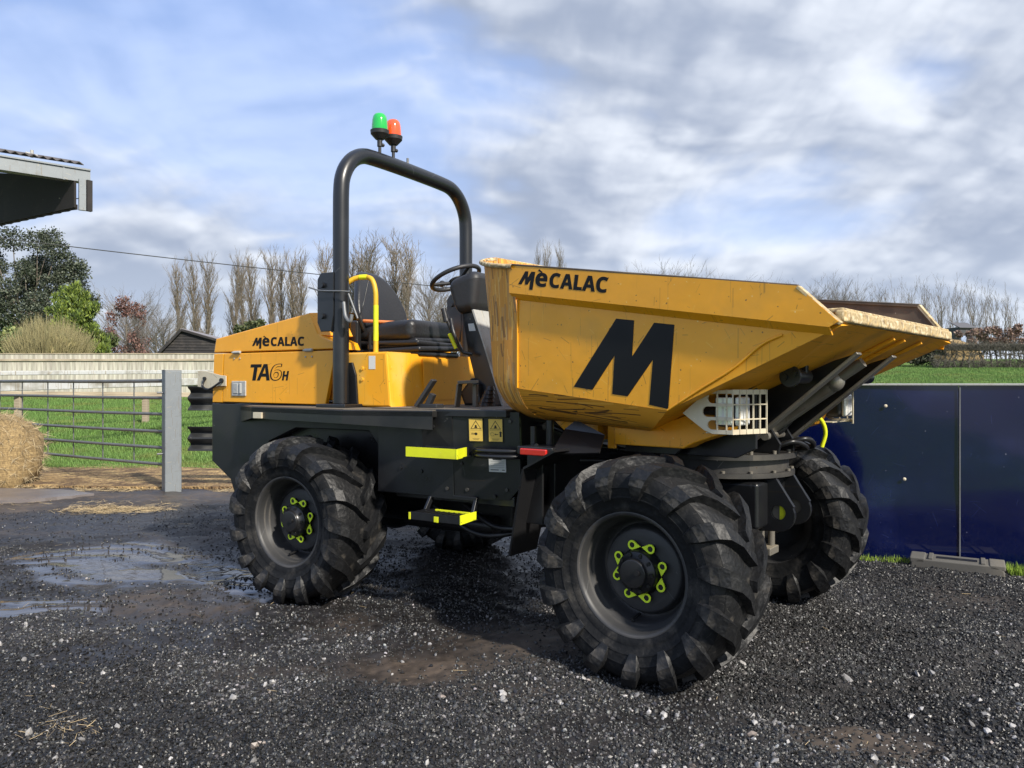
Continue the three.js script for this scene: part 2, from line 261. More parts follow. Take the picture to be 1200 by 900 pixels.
function mudness(x, d) {   // bare brown mud between the stones
  const n = fbm(x * 1.1 + 7, d * 1.4, 4, 161), p1 = Math.exp(-(((x - 0.1) / 1.0) ** 2 + ((d - 4.1) / 0.45) ** 2)), p2 = Math.exp(-(((x - 1.35) / 0.5) ** 2 + ((d - 2.95) / 0.3) ** 2)), p3 = Math.exp(-(((x + 1.0) / 0.8) ** 2 + ((d - 4.4) / 0.5) ** 2)), p4 = sstep(7.2, 9.4, d - (x + 4) * 0.3) * sstep(-2.2, -3.6, x);
  const tr = fbm(x * 0.7 + d * 0.9 + 11, (d * 0.7 - x * 0.3) * 2.4, 3, 166); return clamp(sstep(0.44, 0.72, n * 0.62 + Math.max(p1 * 0.8, p2, p3 * 0.6, p4, (tr - 0.42) * 1.5) * 0.42));
}
const YX0 = -10, YX1 = 9, YD0 = 0.5, YD1 = 13.6;
{
  const cells = [];
  const xs = [], ds = [];
  for (let x = YX0; x <= YX1 + 1e-6; x += (Math.abs(x) < 3.4 ? 0.02 : 0.045)) xs.push(x);
  for (let d = YD0; d <= YD1 + 1e-6; d += (d < 2.4 ? 0.06 : d < 5 ? 0.018 : d < 7.5 ? 0.026 : 0.05)) ds.push(d);
  const nx = xs.length, nd = ds.length, pos = new Float32Array(nx * nd * 3), uv = new Float32Array(nx * nd * 2), idx = new Uint32Array((nx - 1) * (nd - 1) * 6);
  for (let j = 0; j < nd; j++) for (let i = 0; i < nx; i++) {
    const x = xs[i], d = ds[j], o = j * nx + i, edge = sstep(YX0, YX0 + 0.6, x) * sstep(YX1, YX1 - 0.6, x) * sstep(YD1, YD1 - 0.8, d) * sstep(YD0, YD0 + 0.4, d);
    pos[o * 3] = x; pos[o * 3 + 1] = lerp(-0.12 + rise(x, d), lerp(yardY(x, d), 0.35 * rise(x, d) - 0.004, sstep(0.1, 0.7, wetness(x, d)) * 0.85), edge); pos[o * 3 + 2] = -d;
    uv[o * 2] = (x - YX0) / (YX1 - YX0); uv[o * 2 + 1] = (d - YD0) / (YD1 - YD0);
  }
  let k = 0;
  for (let j = 0; j < nd - 1; j++) for (let i = 0; i < nx - 1; i++) { const a = j * nx + i, b = a + 1, c = a + nx, e = c + 1; idx.set([a, b, e, a, e, c], k); k += 6; }
  const g = new THREE.BufferGeometry(); g.setAttribute('position', new THREE.BufferAttribute(pos, 3)); g.setAttribute('uv', new THREE.BufferAttribute(uv, 2)); g.setIndex(new THREE.BufferAttribute(idx, 1)); g.computeVertexNormals();
  const S = 2048, col = new Uint8Array(S * S * 4), rou = new Uint8Array(S * S * 4);
  for (let j = 0; j < S; j++) for (let i = 0; i < S; i++) {
    const x = lerp(YX0, YX1, (i + 0.5) / S), d = lerp(YD0, YD1, (j + 0.5) / S), o = (j * S + i) * 4;
    const w = wetness(x, d), m = mudness(x, d), f = hash2(i, j, 3), n = fbm(x * 3, d * 3, 3, 171), g2 = fbm(x * 30, d * 30, 2, 181);
    let c = [36, 34, 34].map((v) => v * (0.7 + 0.5 * n + 0.5 * (g2 - 0.5) + (f - 0.5) * 0.35));
    if (f > 0.988) c = c.map((v) => v + 60);
    const mud = mixc([56, 49, 43], [98, 84, 70], clamp(n * 1.3 - 0.2 + (g2 - 0.5) * 0.5));
    c = mixc(c, mud, m * (0.55 + 0.45 * g2));
    const wetTone = mixc([66, 63, 62], [92, 87, 84], n); c = mixc(c, wetTone, clamp(w * 0.9));  // wet patches are mixed lighter than the dry ground
    col[o] = c[0]; col[o + 1] = c[1]; col[o + 2] = c[2]; col[o + 3] = 255;
    const pk = packed(x, d), r = lerp(lerp(lerp(0.85, 0.44, pk), 0.6, m * 0.5), 0.07, sstep(0.1, 0.6, w)); rou[o] = rou[o + 1] = rou[o + 2] = clamp(r + (g2 - 0.5) * 0.25 * (1 - w)) * 255; rou[o + 3] = 255;
  }
  const mk = (a, s) => { const t = new THREE.DataTexture(a, S, S); t.magFilter = THREE.LinearFilter; if (s) t.colorSpace = THREE.SRGBColorSpace; t.needsUpdate = true; return t; };
  structure('yard_ground', g, std({ map: mk(col, true), roughnessMap: mk(rou, false), roughness: 1 }), 'dark wet gravel yard with churned muddy tracks under the dumper');
}
// the field: one sheet to the horizon, under the yard
{
  const xs = [], ds = [];
  for (let i = -60; i <= 60; i++) xs.push(Math.sign(i) * (Math.abs(i) * 0.9 + Math.pow(Math.abs(i) / 60, 4) * 1500));
  for (let j = 0; j <= 110; j++) ds.push(-30 + j * 0.9 + Math.pow(j / 110, 5) * 1800);
  const nx = xs.length, nd = ds.length, pos = [], uv = [], idx = [];
  for (const d of ds) for (const x of xs) { const inYard = sstep(YX0 - 0.5, YX0 + 0.8, x) * sstep(YX1 + 0.5, YX1 - 0.8, x) * sstep(YD1 + 0.2, YD1 - 1.2, d); pos.push(x, rise(x, d) - 0.04 - 0.12 * inYard + (d > YD1 ? (fbm(x * 0.5, d * 0.5, 3, 201) - 0.5) * 0.12 : 0), -d); uv.push(x, d); }
  for (let j = 0; j < nd - 1; j++) for (let i = 0; i < nx - 1; i++) { const a = j * nx + i; idx.push(a, a + 1, a + nx + 1, a, a + nx + 1, a + nx); }
  const g = new THREE.BufferGeometry(); g.setAttribute('position', new THREE.Float32BufferAttribute(pos, 3)); g.setAttribute('uv', new THREE.Float32BufferAttribute(uv, 2)); g.setIndex(idx); g.computeVertexNormals();
  const t = tex(1024, (u, v) => { const n = fbm(u * 8, v * 8, 4, 211, 8), f = fbm(u * 120, v * 120, 2, 221, 120), q = fbm(u * 30, v * 30, 3, 231, 30); return mixc([0.30, 0.43, 0.14], [0.46, 0.58, 0.24], clamp(n * 0.8 + (f - 0.5) * 1.1 + 0.1)).map((c, k) => lerp(c, [0.38, 0.34, 0.2][k], sstep(0.58, 0.75, q) * 0.5)); }, { metres: 14 });
  structure('grass_field', g, std({ map: t, roughness: 0.95, bumpMap: grime(1, 64, 17), bumpScale: 0.05 }), 'green grass field rising gently behind the yard');
}
// gravel: uncountable small stones, real shapes
function instanced(name, geo, mat, count, place, label, category) {
  const im = new THREE.InstancedMesh(geo, mat, count), m4 = new THREE.Matrix4(), q = new THREE.Quaternion(), e = new THREE.Euler(), p = V(0, 0, 0), s = V(1, 1, 1), c = new THREE.Color();
  for (let i = 0; i < count; i++) { place(i, p, e, s, c); q.setFromEuler(e); im.setMatrixAt(i, m4.compose(p, q, s)); im.setColorAt(i, c); }
  im.name = numbered(name); im.castShadow = im.receiveShadow = true; scene.add(im); return tag(im, label, category, null, 'stuff');
}
function stoneGeo(seed) {
  const r = rng(seed); let g = new THREE.IcosahedronGeometry(1, 0); g = mergeVertices((g.deleteAttribute('normal'), g.deleteAttribute('uv'), g));
  const p = g.attributes.position; for (let i = 0; i < p.count; i++) { const k = 0.65 + r() * 0.6; p.setXYZ(i, p.getX(i) * k, p.getY(i) * k * 0.75, p.getZ(i) * k); }
  g = g.toNonIndexed(); g.computeVertexNormals(); return g;
}
{
  const r = rng(77), matS = std({ color: rgb(1, 1, 1), roughness: 0.42 });
  const pick = (dmin, dmax, bias) => { const d = dmin + (dmax - dmin) * Math.pow(r(), bias), half = 0.72 * d + 0.25; return [(r() * 2 - 1) * half, d]; };
  for (let v = 0; v < 3; v++) {
    instanced('gravel', stoneGeo(90 + v), matS, 80000, (i, p, e, s, c) => {
      let x, d, t = 0; do { [x, d] = r() < 0.8 ? pick(2.2, 6.4, 1.1) : pick(6.4, 11, 0.9); t++; } while (t < 12 && (r() < packed(x, d) * 0.72 || r() < wetness(x, d) * 1.3 || r() < mudness(x, d) * 0.95 || (d > 8.6 && x < -3.2)));
      const k = 0.003 + Math.pow(r(), 3) * 0.0075; s.set(k * (0.8 + r() * 0.6), k * (0.7 + r() * 0.4), k * (0.8 + r() * 0.6));
      p.set(x, yardY(x, d) + k * 0.25, -d); e.set(r() * 6, r() * 6, r() * 6);
      const b = r(), L = b < 0.74 ? 0.010 + r() * 0.018 : b < 0.972 ? 0.034 + r() * 0.05 : 0.12 + r() * 0.16; const pt = 0.45 + 0.85 * sstep(0.3, 0.7, fbm(x * 1.4 + 50, d * 1.9, 3, 191)); c.setRGB(L * pt * (1 + (r() - 0.4) * 0.14), L * pt, L * pt * (1 + (r() - 0.5) * 0.16));
    }, ['fine dark gravel spread over the yard', 'coarse dark gravel mixed into the yard', 'loose grey grit lying over the yard'][v], 'gravel');
  }
  instanced('pale_stones', stoneGeo(95), matS, 1500, (i, p, e, s, c) => {
    let x, d, t = 0; do { [x, d] = r() < 0.75 ? pick(2.3, 4.4, 1.4) : pick(4.4, 9, 1); t++; } while (t < 12 && (r() < packed(x, d) * 0.8 || fbm(x * 1.5, d * 1.5, 3, 301) < 0.40 + r() * 0.25 || r() < wetness(x, d)));
    const k = 0.0042 + Math.pow(r(), 6) * 0.013; s.set(k * (0.8 + r() * 0.8), k * 0.8, k * (0.8 + r() * 0.5));
    p.set(x, yardY(x, d) + k * 0.3, -d); e.set(r() * 6, r() * 6, r() * 6); const L = 0.15 + r() * 0.27, w = r() < 0.12 ? 0.25 : 0.05; c.setRGB(L, L * (1 - w * 0.6), L * (1 - w));
  }, 'pale limestone chips scattered over the dark gravel', 'stones');
}

// ------------------------------------------------------------------ the dumper: one thing; parts carry the frame they belong to
const dumper = thing('site_dumper', 'yellow and black articulated site dumper with swivel skip and roll bar', 'dumper', [0.228, 0, -5.014]);
const FRAME = { rear: [[0, 0], 31], front: [[0, 0], 38], skip: [[0.9456, 0.7388], 42] };
/** x forward, y up, z towards the machine's right-hand side */
function part(name, geos, mat, frame, label) {
  const m = mesh(name, join(Array.isArray(geos) ? geos : [geos]), mat, dumper), [[x, z], a] = FRAME[frame];
  m.position.set(x, 0, z); m.rotation.y = -a * DEG; if (label) m.userData.label = label; return m;
}
const sub = (name, geos, mat, parent) => mesh(name, join(Array.isArray(geos) ? geos : [geos]), mat, parent);   // same axes as its part
const both = (f) => { f(1); f(-1); };
const boltGeo = (x, y, z, r = 0.012, h = 0.01) => new THREE.CylinderGeometry(r, r, h, 6).rotateX(Math.PI / 2).translate(x, y, z);

// --- wheels
const TYRE_R = [[0.268, 0.160], [0.285, 0.176], [0.31, 0.186], [0.318, 0.182], [0.335, 0.192], [0.350, 0.1965], [0.353, 0.2005], [0.358, 0.2005], [0.361, 0.1985], [0.38, 0.203], [0.398, 0.2045], [0.400, 0.2075], [0.404, 0.2075], [0.406, 0.2055], [0.43, 0.205], [0.468, 0.193], [0.489, 0.168], [0.498, 0.12], [0.503, 0.06], [0.505, 0]];
const sq = (r) => 0.268 + (r - 0.268) * 0.945;   // squat sidewall
const treadGeo = boxUV(lathe([[0.462, 0.186], ...TYRE_R.slice(15).map(([r, z]) => [r > 0.48 ? 0.268 + (r - 0.268) * 0.945 - 0.003 : 0.268 + (r - 0.268) * 0.945 + 0.002, z])].slice(1).concat(TYRE_R.slice(15, -1).reverse().map(([r, z]) => [r > 0.48 ? 0.268 + (r - 0.268) * 0.945 - 0.003 : 0.268 + (r - 0.268) * 0.945 + 0.002, -z])), 72));  // band laid over the tyre to carry the sunlit tread colour
const tyreGeo = (() => { const T = TYRE_R.map(([r, z]) => [r > 0.48 ? sq(r) - 0.006 : sq(r), z]), p = [...T, ...T.slice(0, -1).reverse().map(([r, z]) => [r, -z])]; return boxUV(lathe(p, 72)); })();
function lugGeo(side, seed) {
  const rr = rng(seed), st = [[-0.012, 0.500, 0], [0.05, 0.500, 0.09], [0.10, 0.497, 0.20], [0.15, 0.489, 0.295], [0.182, 0.472, 0.345], [0.198, 0.448, 0.375], [0.206, 0.42, 0.392], [0.2055, 0.39, 0.402], [0.203, 0.352, 0.41]];
  const h = [0.042, 0.046, 0.048, 0.048, 0.045, 0.036, 0.026, 0.014, 0.001], wd = [0.029, 0.032, 0.036, 0.043, 0.050, 0.054, 0.052, 0.044, 0.028], rows = [];
  for (let i = 0; i < st.length; i++) {
    const [z, r, f] = st[i], out = i < 3 ? [0, 1] : i < 4 ? [0.3, 0.954] : i < 5 ? [0.62, 0.785] : i < 6 ? [0.86, 0.51] : [0.98, 0.2];
    const row = []; for (const [k, up] of [[-1, 0], [-0.78, 1], [0.78, 1], [1, 0]]) {
      const hh = h[i] * (up ? 1 : -0.15) * (0.96 + rr() * 0.08), R = sq(r) - 0.005 + out[1] * hh, Z = z + out[0] * hh, a = f + k * wd[i] / 0.5;
      row.push(V(R * Math.cos(a), R * Math.sin(a), Z * side));
    } rows.push(row);
  }
  const o = [], quad = (a, b, c, d) => { for (const p of side > 0 ? [a, b, c, a, c, d] : [a, c, b, a, d, c]) o.push(p.x, p.y, p.z); };
  for (let i = 0; i < rows.length - 1; i++) for (let k = 0; k < 3; k++) quad(rows[i][k], rows[i][k + 1], rows[i + 1][k + 1], rows[i + 1][k]);
  quad(rows[0][0], rows[0][3], rows[0][2], rows[0][1]); const n = rows.length - 1; quad(rows[n][0], rows[n][1], rows[n][2], rows[n][3]);
  const g = new THREE.BufferGeometry(); g.setAttribute('position', new THREE.Float32BufferAttribute(o, 3)); g.computeVertexNormals(); return boxUV(g);
}
const LUGS = { 1: [lugGeo(1, 1), lugGeo(1, 2)], '-1': [lugGeo(-1, 3), lugGeo(-1, 4)] };
const rimProfile = [[0.255, 0.120], [0.272, 0.158], [0.283, 0.166], [0.286, 0.173], [0.280, 0.176], [0.268, 0.172], [0.260, 0.155], [0.257, 0.125], [0.250, 0.118], [0.246, 0.095], [0.238, 0.088], [0.235, 0.03], [0.226, 0.012], [0.216, 0.004], [0.209, 0.006], [0.204, 0.022], [0.196, 0.046], [0.185, 0.055], [0.15, 0.058], [0.10, 0.058], [0.02, 0.058], [0.02, 0.04], [0.19, 0.03], [0.2, -0.1], [0.25, -0.12], [0.272, -0.158], [0.286, -0.17], [0.29, -0.16], [0.262, -0.12], [0.24, 0], [0.25, 0.1], [0.255, 0.12]];
const rimGeo = boxUV(lathe(rimProfile, 64));
const hubGeo = join([lathe([[0.0, 0.155], [0.060, 0.155], [0.066, 0.148], [0.068, 0.128], [0.092, 0.118], [0.098, 0.108], [0.100, 0.075], [0.107, 0.070], [0.108, 0.05], [0.02, 0.05]], 40), ...Array.from({ length: 10 }, (_, i) => boltGeo(0.084 * Math.cos(i * 0.628), 0.084 * Math.sin(i * 0.628), 0.122, 0.009, 0.014)), rod([0.03, 0.01, 0.15], [0.03, 0.01, 0.168], 0.012)]);
const nutGeo = boxUV(new THREE.CylinderGeometry(0.0155, 0.0165, 0.03, 6).rotateX(Math.PI / 2));
const indicatorGeo = (() => { // teardrop ring with a pointer along +x
  const s = new THREE.Shape(); s.moveTo(0.052, 0); s.lineTo(0.010, 0.0235); s.absarc(0, 0, 0.0255, 1.16, 2 * Math.PI - 1.16, false); s.lineTo(0.052, 0);
  const h = new THREE.Path(); h.absarc(0, 0, 0.0165, 0, 2 * Math.PI, true); s.holes.push(h);
  return boxUV(new THREE.ExtrudeGeometry(s, { depth: 0.005, bevelEnabled: true, bevelThickness: 0.001, bevelSize: 0.001, bevelSegments: 1, curveSegments: 14 })).scale(0.82, 0.82, 1);
})();
function wheel(frame, x, side, spin, label) {
  const w = new THREE.Group(); w.name = 'wheel'; w.userData.label = label; dumper.add(w);
  const [[fx, fz], a] = FRAME[frame], c = Math.cos(a * DEG), s = Math.sin(a * DEG), z = 0.875 * side;
  w.position.set(fx + c * x - s * z, 0.503, fz + s * x + c * z); w.rotation.y = -a * DEG;
  mesh('tyre', tyreGeo, M.rubber, w).rotation.z = spin; mesh('tread_band', treadGeo, M.rubberTreadLit, w).rotation.z = spin;
  for (const k of [1, -1]) for (let i = 0; i < 15; i++) mesh('tread_lug', LUGS[k][i % 2], M.rubberTreadLit, w).rotation.z = spin + (i + (k < 0 ? 0.5 : 0)) / 15 * 2 * Math.PI;
  const face = side > 0 ? 0 : Math.PI, rim = mesh('rim', rimGeo, M.rim, w); rim.rotation.set(0, face, 0);
  mesh('hub', hubGeo, M.hub, w).rotation.y = face;
  for (let i = 0; i < 8; i++) {
    const t = (i + 0.5) * Math.PI / 4 + 0.68 + spin * 0.1, dir = i % 2 ? -1 : 1;
    const n = mesh('wheel_nut', nutGeo, M.hub, w); n.position.set(0.122 * Math.cos(t), 0.122 * Math.sin(t), 0.07 * side);
    const q = mesh('nut_indicator', indicatorGeo, M.lime, w); q.position.set(0.122 * Math.cos(t), 0.122 * Math.sin(t), 0.082 * side); q.rotation.z = t + dir * (Math.PI / 2 + 0.39) ; if (side < 0) q.position.z -= 0.006;
  }
  const v = rod([0.215 * Math.cos(-1.9 + spin), 0.215 * Math.sin(-1.9 + spin), 0.03 * side], [0.225 * Math.cos(-1.9 + spin), 0.225 * Math.sin(-1.9 + spin), 0.10 * side], 0.008); mesh('valve', boxUV(v), M.hub, w);
  return w;
}
wheel('front', 1.2, 1, 0.2, 'near front wheel with lime nut indicators'); wheel('front', 1.2, -1, 0.55);
wheel('rear', -1.27, 1, 0.1); wheel('rear', -1.27, -1, 0.8);

// --- rear chassis
both((s) => part('chassis_side', prism([[-2.475, 1.215], [-2.475, 0.79], [-2.27, 0.665], [-2.17, 0.44], [-2.05, 0.44], [-1.98, 0.75], [-1.86, 0.96], [-1.6, 1.06], [-0.94, 1.06], [-0.80, 0.90], [-0.72, 0.69], [-0.2, 0.69], [-0.2, 1.19], [-1.2, 1.215]], s > 0 ? 0.60 : -0.66, s > 0 ? 0.66 : -0.60), M.black, 'rear'));
part('rear_bumper', [box(-2.47, -2.37, 0.79, 1.21, -0.6, 0.6), box(-2.42, -2.2, 0.7, 0.8, -0.58, 0.58)], M.black, 'rear');
part('engine_bay', box(-2.3, -0.8, 0.72, 1.2, -0.58, 0.58), M.hub, 'rear');
// wheel-arch wings: folded plate, top dusty
both((s) => {
  const o = [[-2.17, 0.655], [-1.88, 0.80], [-0.86, 0.99], [-0.30, 0.84], [-0.30, 0.60], [-2.17, 0.60]];
  const w = part('wing', [planPrism(o.map(([x, z]) => [x, z * s]), 1.165, 1.205, 0.006),
    slab([[-2.17, 1.20, 0.655], [-2.17, 1.085, 0.655], [-1.88, 1.125, 0.80], [-1.88, 1.20, 0.80]].map(([x, y, z]) => [x, y, z * s]), 0.012 * s),
    slab([[-1.88, 1.20, 0.80], [-1.88, 1.125, 0.80], [-0.86, 1.122, 0.99], [-0.86, 1.20, 0.99]].map(([x, y, z]) => [x, y, z * s]), 0.012 * s),
    slab([[-0.86, 1.20, 0.99], [-0.86, 1.122, 0.99], [-0.30, 1.095, 0.84], [-0.30, 1.20, 0.84]].map(([x, y, z]) => [x, y, z * s]), 0.012 * s)], M.black, 'rear');
  sub('wing_top', planPrism([[-2.12, 0.66], [-1.875, 0.785], [-0.865, 0.972], [-0.31, 0.825], [-0.31, 0.61], [-2.12, 0.61]].map(([x, z]) => [x, z * s]), 1.203, 1.209, 0.001), M.deckTop, w);
});
part('wing_plate', box(-1.815, -1.735, 1.128, 1.168, 0.822, 0.842, 0.001), M.cream, 'rear');
// cab floor and front sides
const floor = part('cab_floor', [planPrism([[-0.80, 0.80], [-0.2, 0.79], [0.14, 0.74], [0.2, 0.5], [0.2, -0.5], [0.14, -0.74], [-0.2, -0.79], [-0.80, -0.80]], 1.17, 1.212)], M.black, 'rear');
sub('floor_plate', planPrism([[-0.79, 0.78], [-0.2, 0.77], [0.12, 0.72], [0.18, 0.48], [0.18, -0.48], [0.12, -0.72], [-0.2, -0.77], [-0.79, -0.78]], 1.209, 1.2155, 0.001), M.deckTop, floor);
both((s) => {
  part('step_panel', [prism([[-0.78, 1.165], [-0.78, 0.695], [-0.205, 0.695], [-0.205, 1.165]], s > 0 ? 0.70 : -0.76, s > 0 ? 0.76 : -0.70), slab([[-0.2, 1.2, 0.78], [-0.2, 0.695, 0.755], [0.13, 0.70, 0.689], [0.2, 0.78, 0.679], [0.2, 1.2, 0.70]].map(([x, y, z]) => [x, y, z * s]), 0.03 * s),
    slab([[-0.42, 1.2, 0.805], [-0.42, 0.97, 0.765], [-0.2, 0.97, 0.765], [-0.2, 1.2, 0.79]].map(([x, y, z]) => [x, y, z * s]), 0.02 * s), boltGeo(-0.33, 1.11, 0.795 * s), boltGeo(-0.44, 0.84, 0.763 * s), boltGeo(-0.6, 0.85, 0.763 * s), boltGeo(0.05, 0.72, 0.72 * s)], M.black, 'rear');
});
part('front_bulkhead', [slab([[0.2, 1.2, 0.70], [0.2, 0.78, 0.66], [0.13, 0.70, 0.5], [0.13, 0.70, -0.5], [0.2, 0.78, -0.66], [0.2, 1.2, -0.7]], 0.03), box(-0.7, 0.16, 0.66, 0.72, -0.68, 0.68)], M.black, 'rear');
part('pinch_rail', [tube([[-0.06, 0.985, 0.755], [0.0, 0.985, 0.80], [0.19, 0.985, 0.76], [0.23, 0.985, 0.70], [0.23, 0.985, 0.5]], 0.013), tube([[-0.06, 0.955, 0.755], [0.0, 0.955, 0.80], [0.19, 0.955, 0.76], [0.23, 0.955, 0.70], [0.23, 0.955, 0.5]], 0.013)], M.black, 'rear');
// steps
const stepU = part('upper_step', [box(-0.40, -0.07, 0.946, 0.95, 0.77, 0.94, 0.001), ...Array.from({ length: 11 }, (_, i) => box(-0.395 + i * 0.029, -0.385 + i * 0.029, 0.95, 0.99, 0.77, 0.94, 0.001)), box(-0.40, -0.09, 0.95, 0.995, 0.77, 0.78, 0.001)], M.black, 'rear');
sub('step_edge', [slab([[-0.41, 1.0, 0.945], [-0.41, 0.945, 0.945], [-0.05, 0.945, 0.945], [-0.05, 1.0, 0.945]], 0.008), slab([[-0.05, 1.0, 0.945], [-0.05, 0.945, 0.945], [-0.085, 0.945, 0.80], [-0.085, 1.0, 0.80]], 0.008)], M.hivis, stepU);
const stepL = part('lower_step', [bar([-0.375, 0.70, 0.74], [-0.385, 0.60, 0.80], 0.02, 0.03), bar([-0.06, 0.70, 0.74], [-0.05, 0.60, 0.80], 0.02, 0.03), bar([-0.385, 0.70, 0.75], [-0.05, 0.70, 0.75], 0.02, 0.025), box(-0.39, -0.04, 0.583, 0.587, 0.75, 0.93, 0.001), ...Array.from({ length: 10 }, (_, i) => box(-0.385 + i * 0.036, -0.375 + i * 0.036, 0.585, 0.625, 0.76, 0.93, 0.001)), box(-0.39, -0.04, 0.585, 0.628, 0.925, 0.935, 0.001)], M.black, 'rear');
sub('step_edge', [box(-0.30, -0.06, 0.622, 0.632, 0.80, 0.812, 0.001), slab([[-0.035, 0.635, 0.935], [-0.035, 0.583, 0.935], [-0.02, 0.595, 0.80], [-0.02, 0.64, 0.80]], 0.006), box(-0.395, -0.382, 0.585, 0.625, 0.935, 0.939, 0.001), box(-0.215, -0.185, 0.583, 0.615, 0.935, 0.939, 0.001)], M.hivis, stepL);
// axle, articulation, underside
part('rear_axle', [rod([-1.27, 0.5, -0.8], [-1.27, 0.5, 0.8], 0.09, 0.09, 20), new THREE.SphereGeometry(0.2, 20, 14).translate(-1.27, 0.5, 0), box(-1.37, -1.17, 0.55, 0.75, -0.6, 0.6)], M.hub, 'rear');
part('transmission', [box(-1.2, -0.1, 0.42, 0.72, -0.25, 0.25, 0.03), rod([-0.9, 0.46, 0.3], [-0.2, 0.46, 0.3], 0.06), box(-0.75, -0.15, 0.45, 0.70, -0.62, -0.3, 0.03), box(-0.1, 0.25, 0.45, 0.62, -0.14, 0.14, 0.02), box(-0.1, 0.25, 0.75, 0.9, -0.14, 0.14, 0.02)], M.hub, 'rear');

// --- engine hood
const hoodProfile = [[-2.47, 1.222], [-2.44, 1.60], [-2.43, 1.695], [-1.47, 1.84], [-1.40, 1.72], [-1.37, 1.69], [-1.28, 1.645], [-1.20, 1.60], [-1.20, 1.222]];
part('hood', [prism([[-2.455, 1.592], [-2.43, 1.695], [-1.47, 1.842], [-1.395, 1.70], [-1.36, 1.675], [-1.25, 1.64], [-1.225, 1.592]], 0.42, 0.66, 0.008), prism([[-2.455, 1.592], [-2.43, 1.72], [-1.47, 1.866], [-1.40, 1.866], [-1.385, 1.592]], -0.42, 0.422, 0.006), prism([[-2.455, 1.592], [-2.43, 1.695], [-1.47, 1.842], [-1.395, 1.70], [-1.36, 1.675], [-1.25, 1.64], [-1.225, 1.592]], -0.66, -0.42, 0.008),
  slab([[-1.475, 1.842, 0.655], [-1.385, 1.69, 0.655], [-1.30, 1.69, 0.42], [-1.40, 1.862, 0.42]], 0.01)], M.yellow, 'rear');
both((s) => {
  const dp = part('hood_side_panel', [prism([[-2.47, 1.224], [-2.452, 1.583], [-2.345, 1.583], [-2.36, 1.224]], s > 0 ? 0.63 : -0.66, s > 0 ? 0.66 : -0.63, 0.004), prism([[-2.352, 1.228], [-2.337, 1.583], [-1.225, 1.583], [-1.32, 1.222]], s > 0 ? 0.63 : -0.663, s > 0 ? 0.663 : -0.63, 0.005)], M.yellow, 'rear');
  sub('hinge', [-2.19, -1.47].map((x) => join([box(x - 0.035, x + 0.035, 1.578, 1.60, s > 0 ? 0.655 : -0.676, s > 0 ? 0.676 : -0.655), rod([x - 0.04, 1.588, 0.676 * s], [x + 0.04, 1.588, 0.676 * s], 0.007), boltGeo(x - 0.03, 1.545, 0.664 * s, 0.006), boltGeo(x + 0.03, 1.545, 0.664 * s, 0.006)])), M.galvDull, dp);
  sub('latch', [box(-2.245, -2.095, 1.272, 1.382, s > 0 ? 0.658 : -0.672, s > 0 ? 0.672 : -0.658, 0.006), box(-2.16, -2.135, 1.29, 1.365, s > 0 ? 0.665 : -0.68, s > 0 ? 0.68 : -0.665), box(-2.225, -2.175, 1.29, 1.365, s > 0 ? 0.665 : -0.676, s > 0 ? 0.676 : -0.665)], M.galvDull, dp);
});
part('hood_rear_panel', box(-2.47, -2.44, 1.224, 1.585, -0.63, 0.63), M.yellow, 'rear');
const lampBracket = part('rear_lamp_bracket', prism([[-2.62, 1.34], [-2.62, 1.46], [-2.52, 1.455], [-2.36, 1.425], [-2.30, 1.42], [-2.30, 1.345], [-2.38, 1.345], [-2.50, 1.325]], 0.668, 0.676, 0.002), M.cream, 'rear');
sub('cable', tube([[-2.53, 1.40, 0.68], [-2.53, 1.345, 0.70], [-2.47, 1.32, 0.70], [-2.36, 1.36, 0.70], [-2.34, 1.385, 0.68]], 0.008), M.hub, lampBracket);
sub('grommet', [rod([-2.34, 1.385, 0.67], [-2.34, 1.385, 0.69], 0.018), rod([-2.53, 1.40, 0.67], [-2.53, 1.40, 0.69], 0.014)], M.hub, lampBracket);

// --- seat box, seat, controls
part('seat_box', [prism([[-1.21, 1.215], [-1.21, 1.565], [-0.80, 1.565], [-0.765, 1.215]], 0.40, 0.655, 0.012), prism([[-1.21, 1.215], [-1.21, 1.565], [-0.80, 1.565], [-0.765, 1.215]], -0.655, -0.40, 0.012), prism([[-1.21, 1.215], [-1.21, 1.56], [-0.803, 1.56], [-0.768, 1.215]], -0.405, 0.405, 0.004), box(-1.42, -1.2, 1.25, 1.562, -0.6, 0.6), boltGeo(-1.0, 1.46, 0.658), boltGeo(-1.0, 1.39, 0.658)], M.footwell, 'rear', 'seat box with pale mottled, chipped yellow paint');
part('access_plate', slab([[-0.789, 1.535, 0.30], [-0.774, 1.25, 0.30], [-0.774, 1.25, -0.15], [-0.789, 1.535, -0.15]], -0.006), M.footwell, 'rear');
part('bare_patch', slab([[-0.7935, 1.53, 0.16], [-0.7905, 1.495, 0.17], [-0.789, 1.47, 0.12], [-0.789, 1.47, 0.02], [-0.791, 1.495, -0.01], [-0.7935, 1.53, -0.01]], -0.008), M.dustySteel, 'rear', 'bare grey patch where yellow paint has flaked off');
part('box_label', box(-0.945, -0.89, 1.455, 1.54, 0.655, 0.657, 0.0005), std({ map: canvasTex(64, 96, (c, W, H) => { c.fillStyle = '#d8d6cf'; c.fillRect(0, 0, W, H); c.fillStyle = '#8a8a86'; for (let i = 0; i < 6; i++) c.fillRect(8 + (i % 2) * 26, 8 + (i >> 1) * 28, 18, 16); }), roughness: 0.5 }), 'rear');
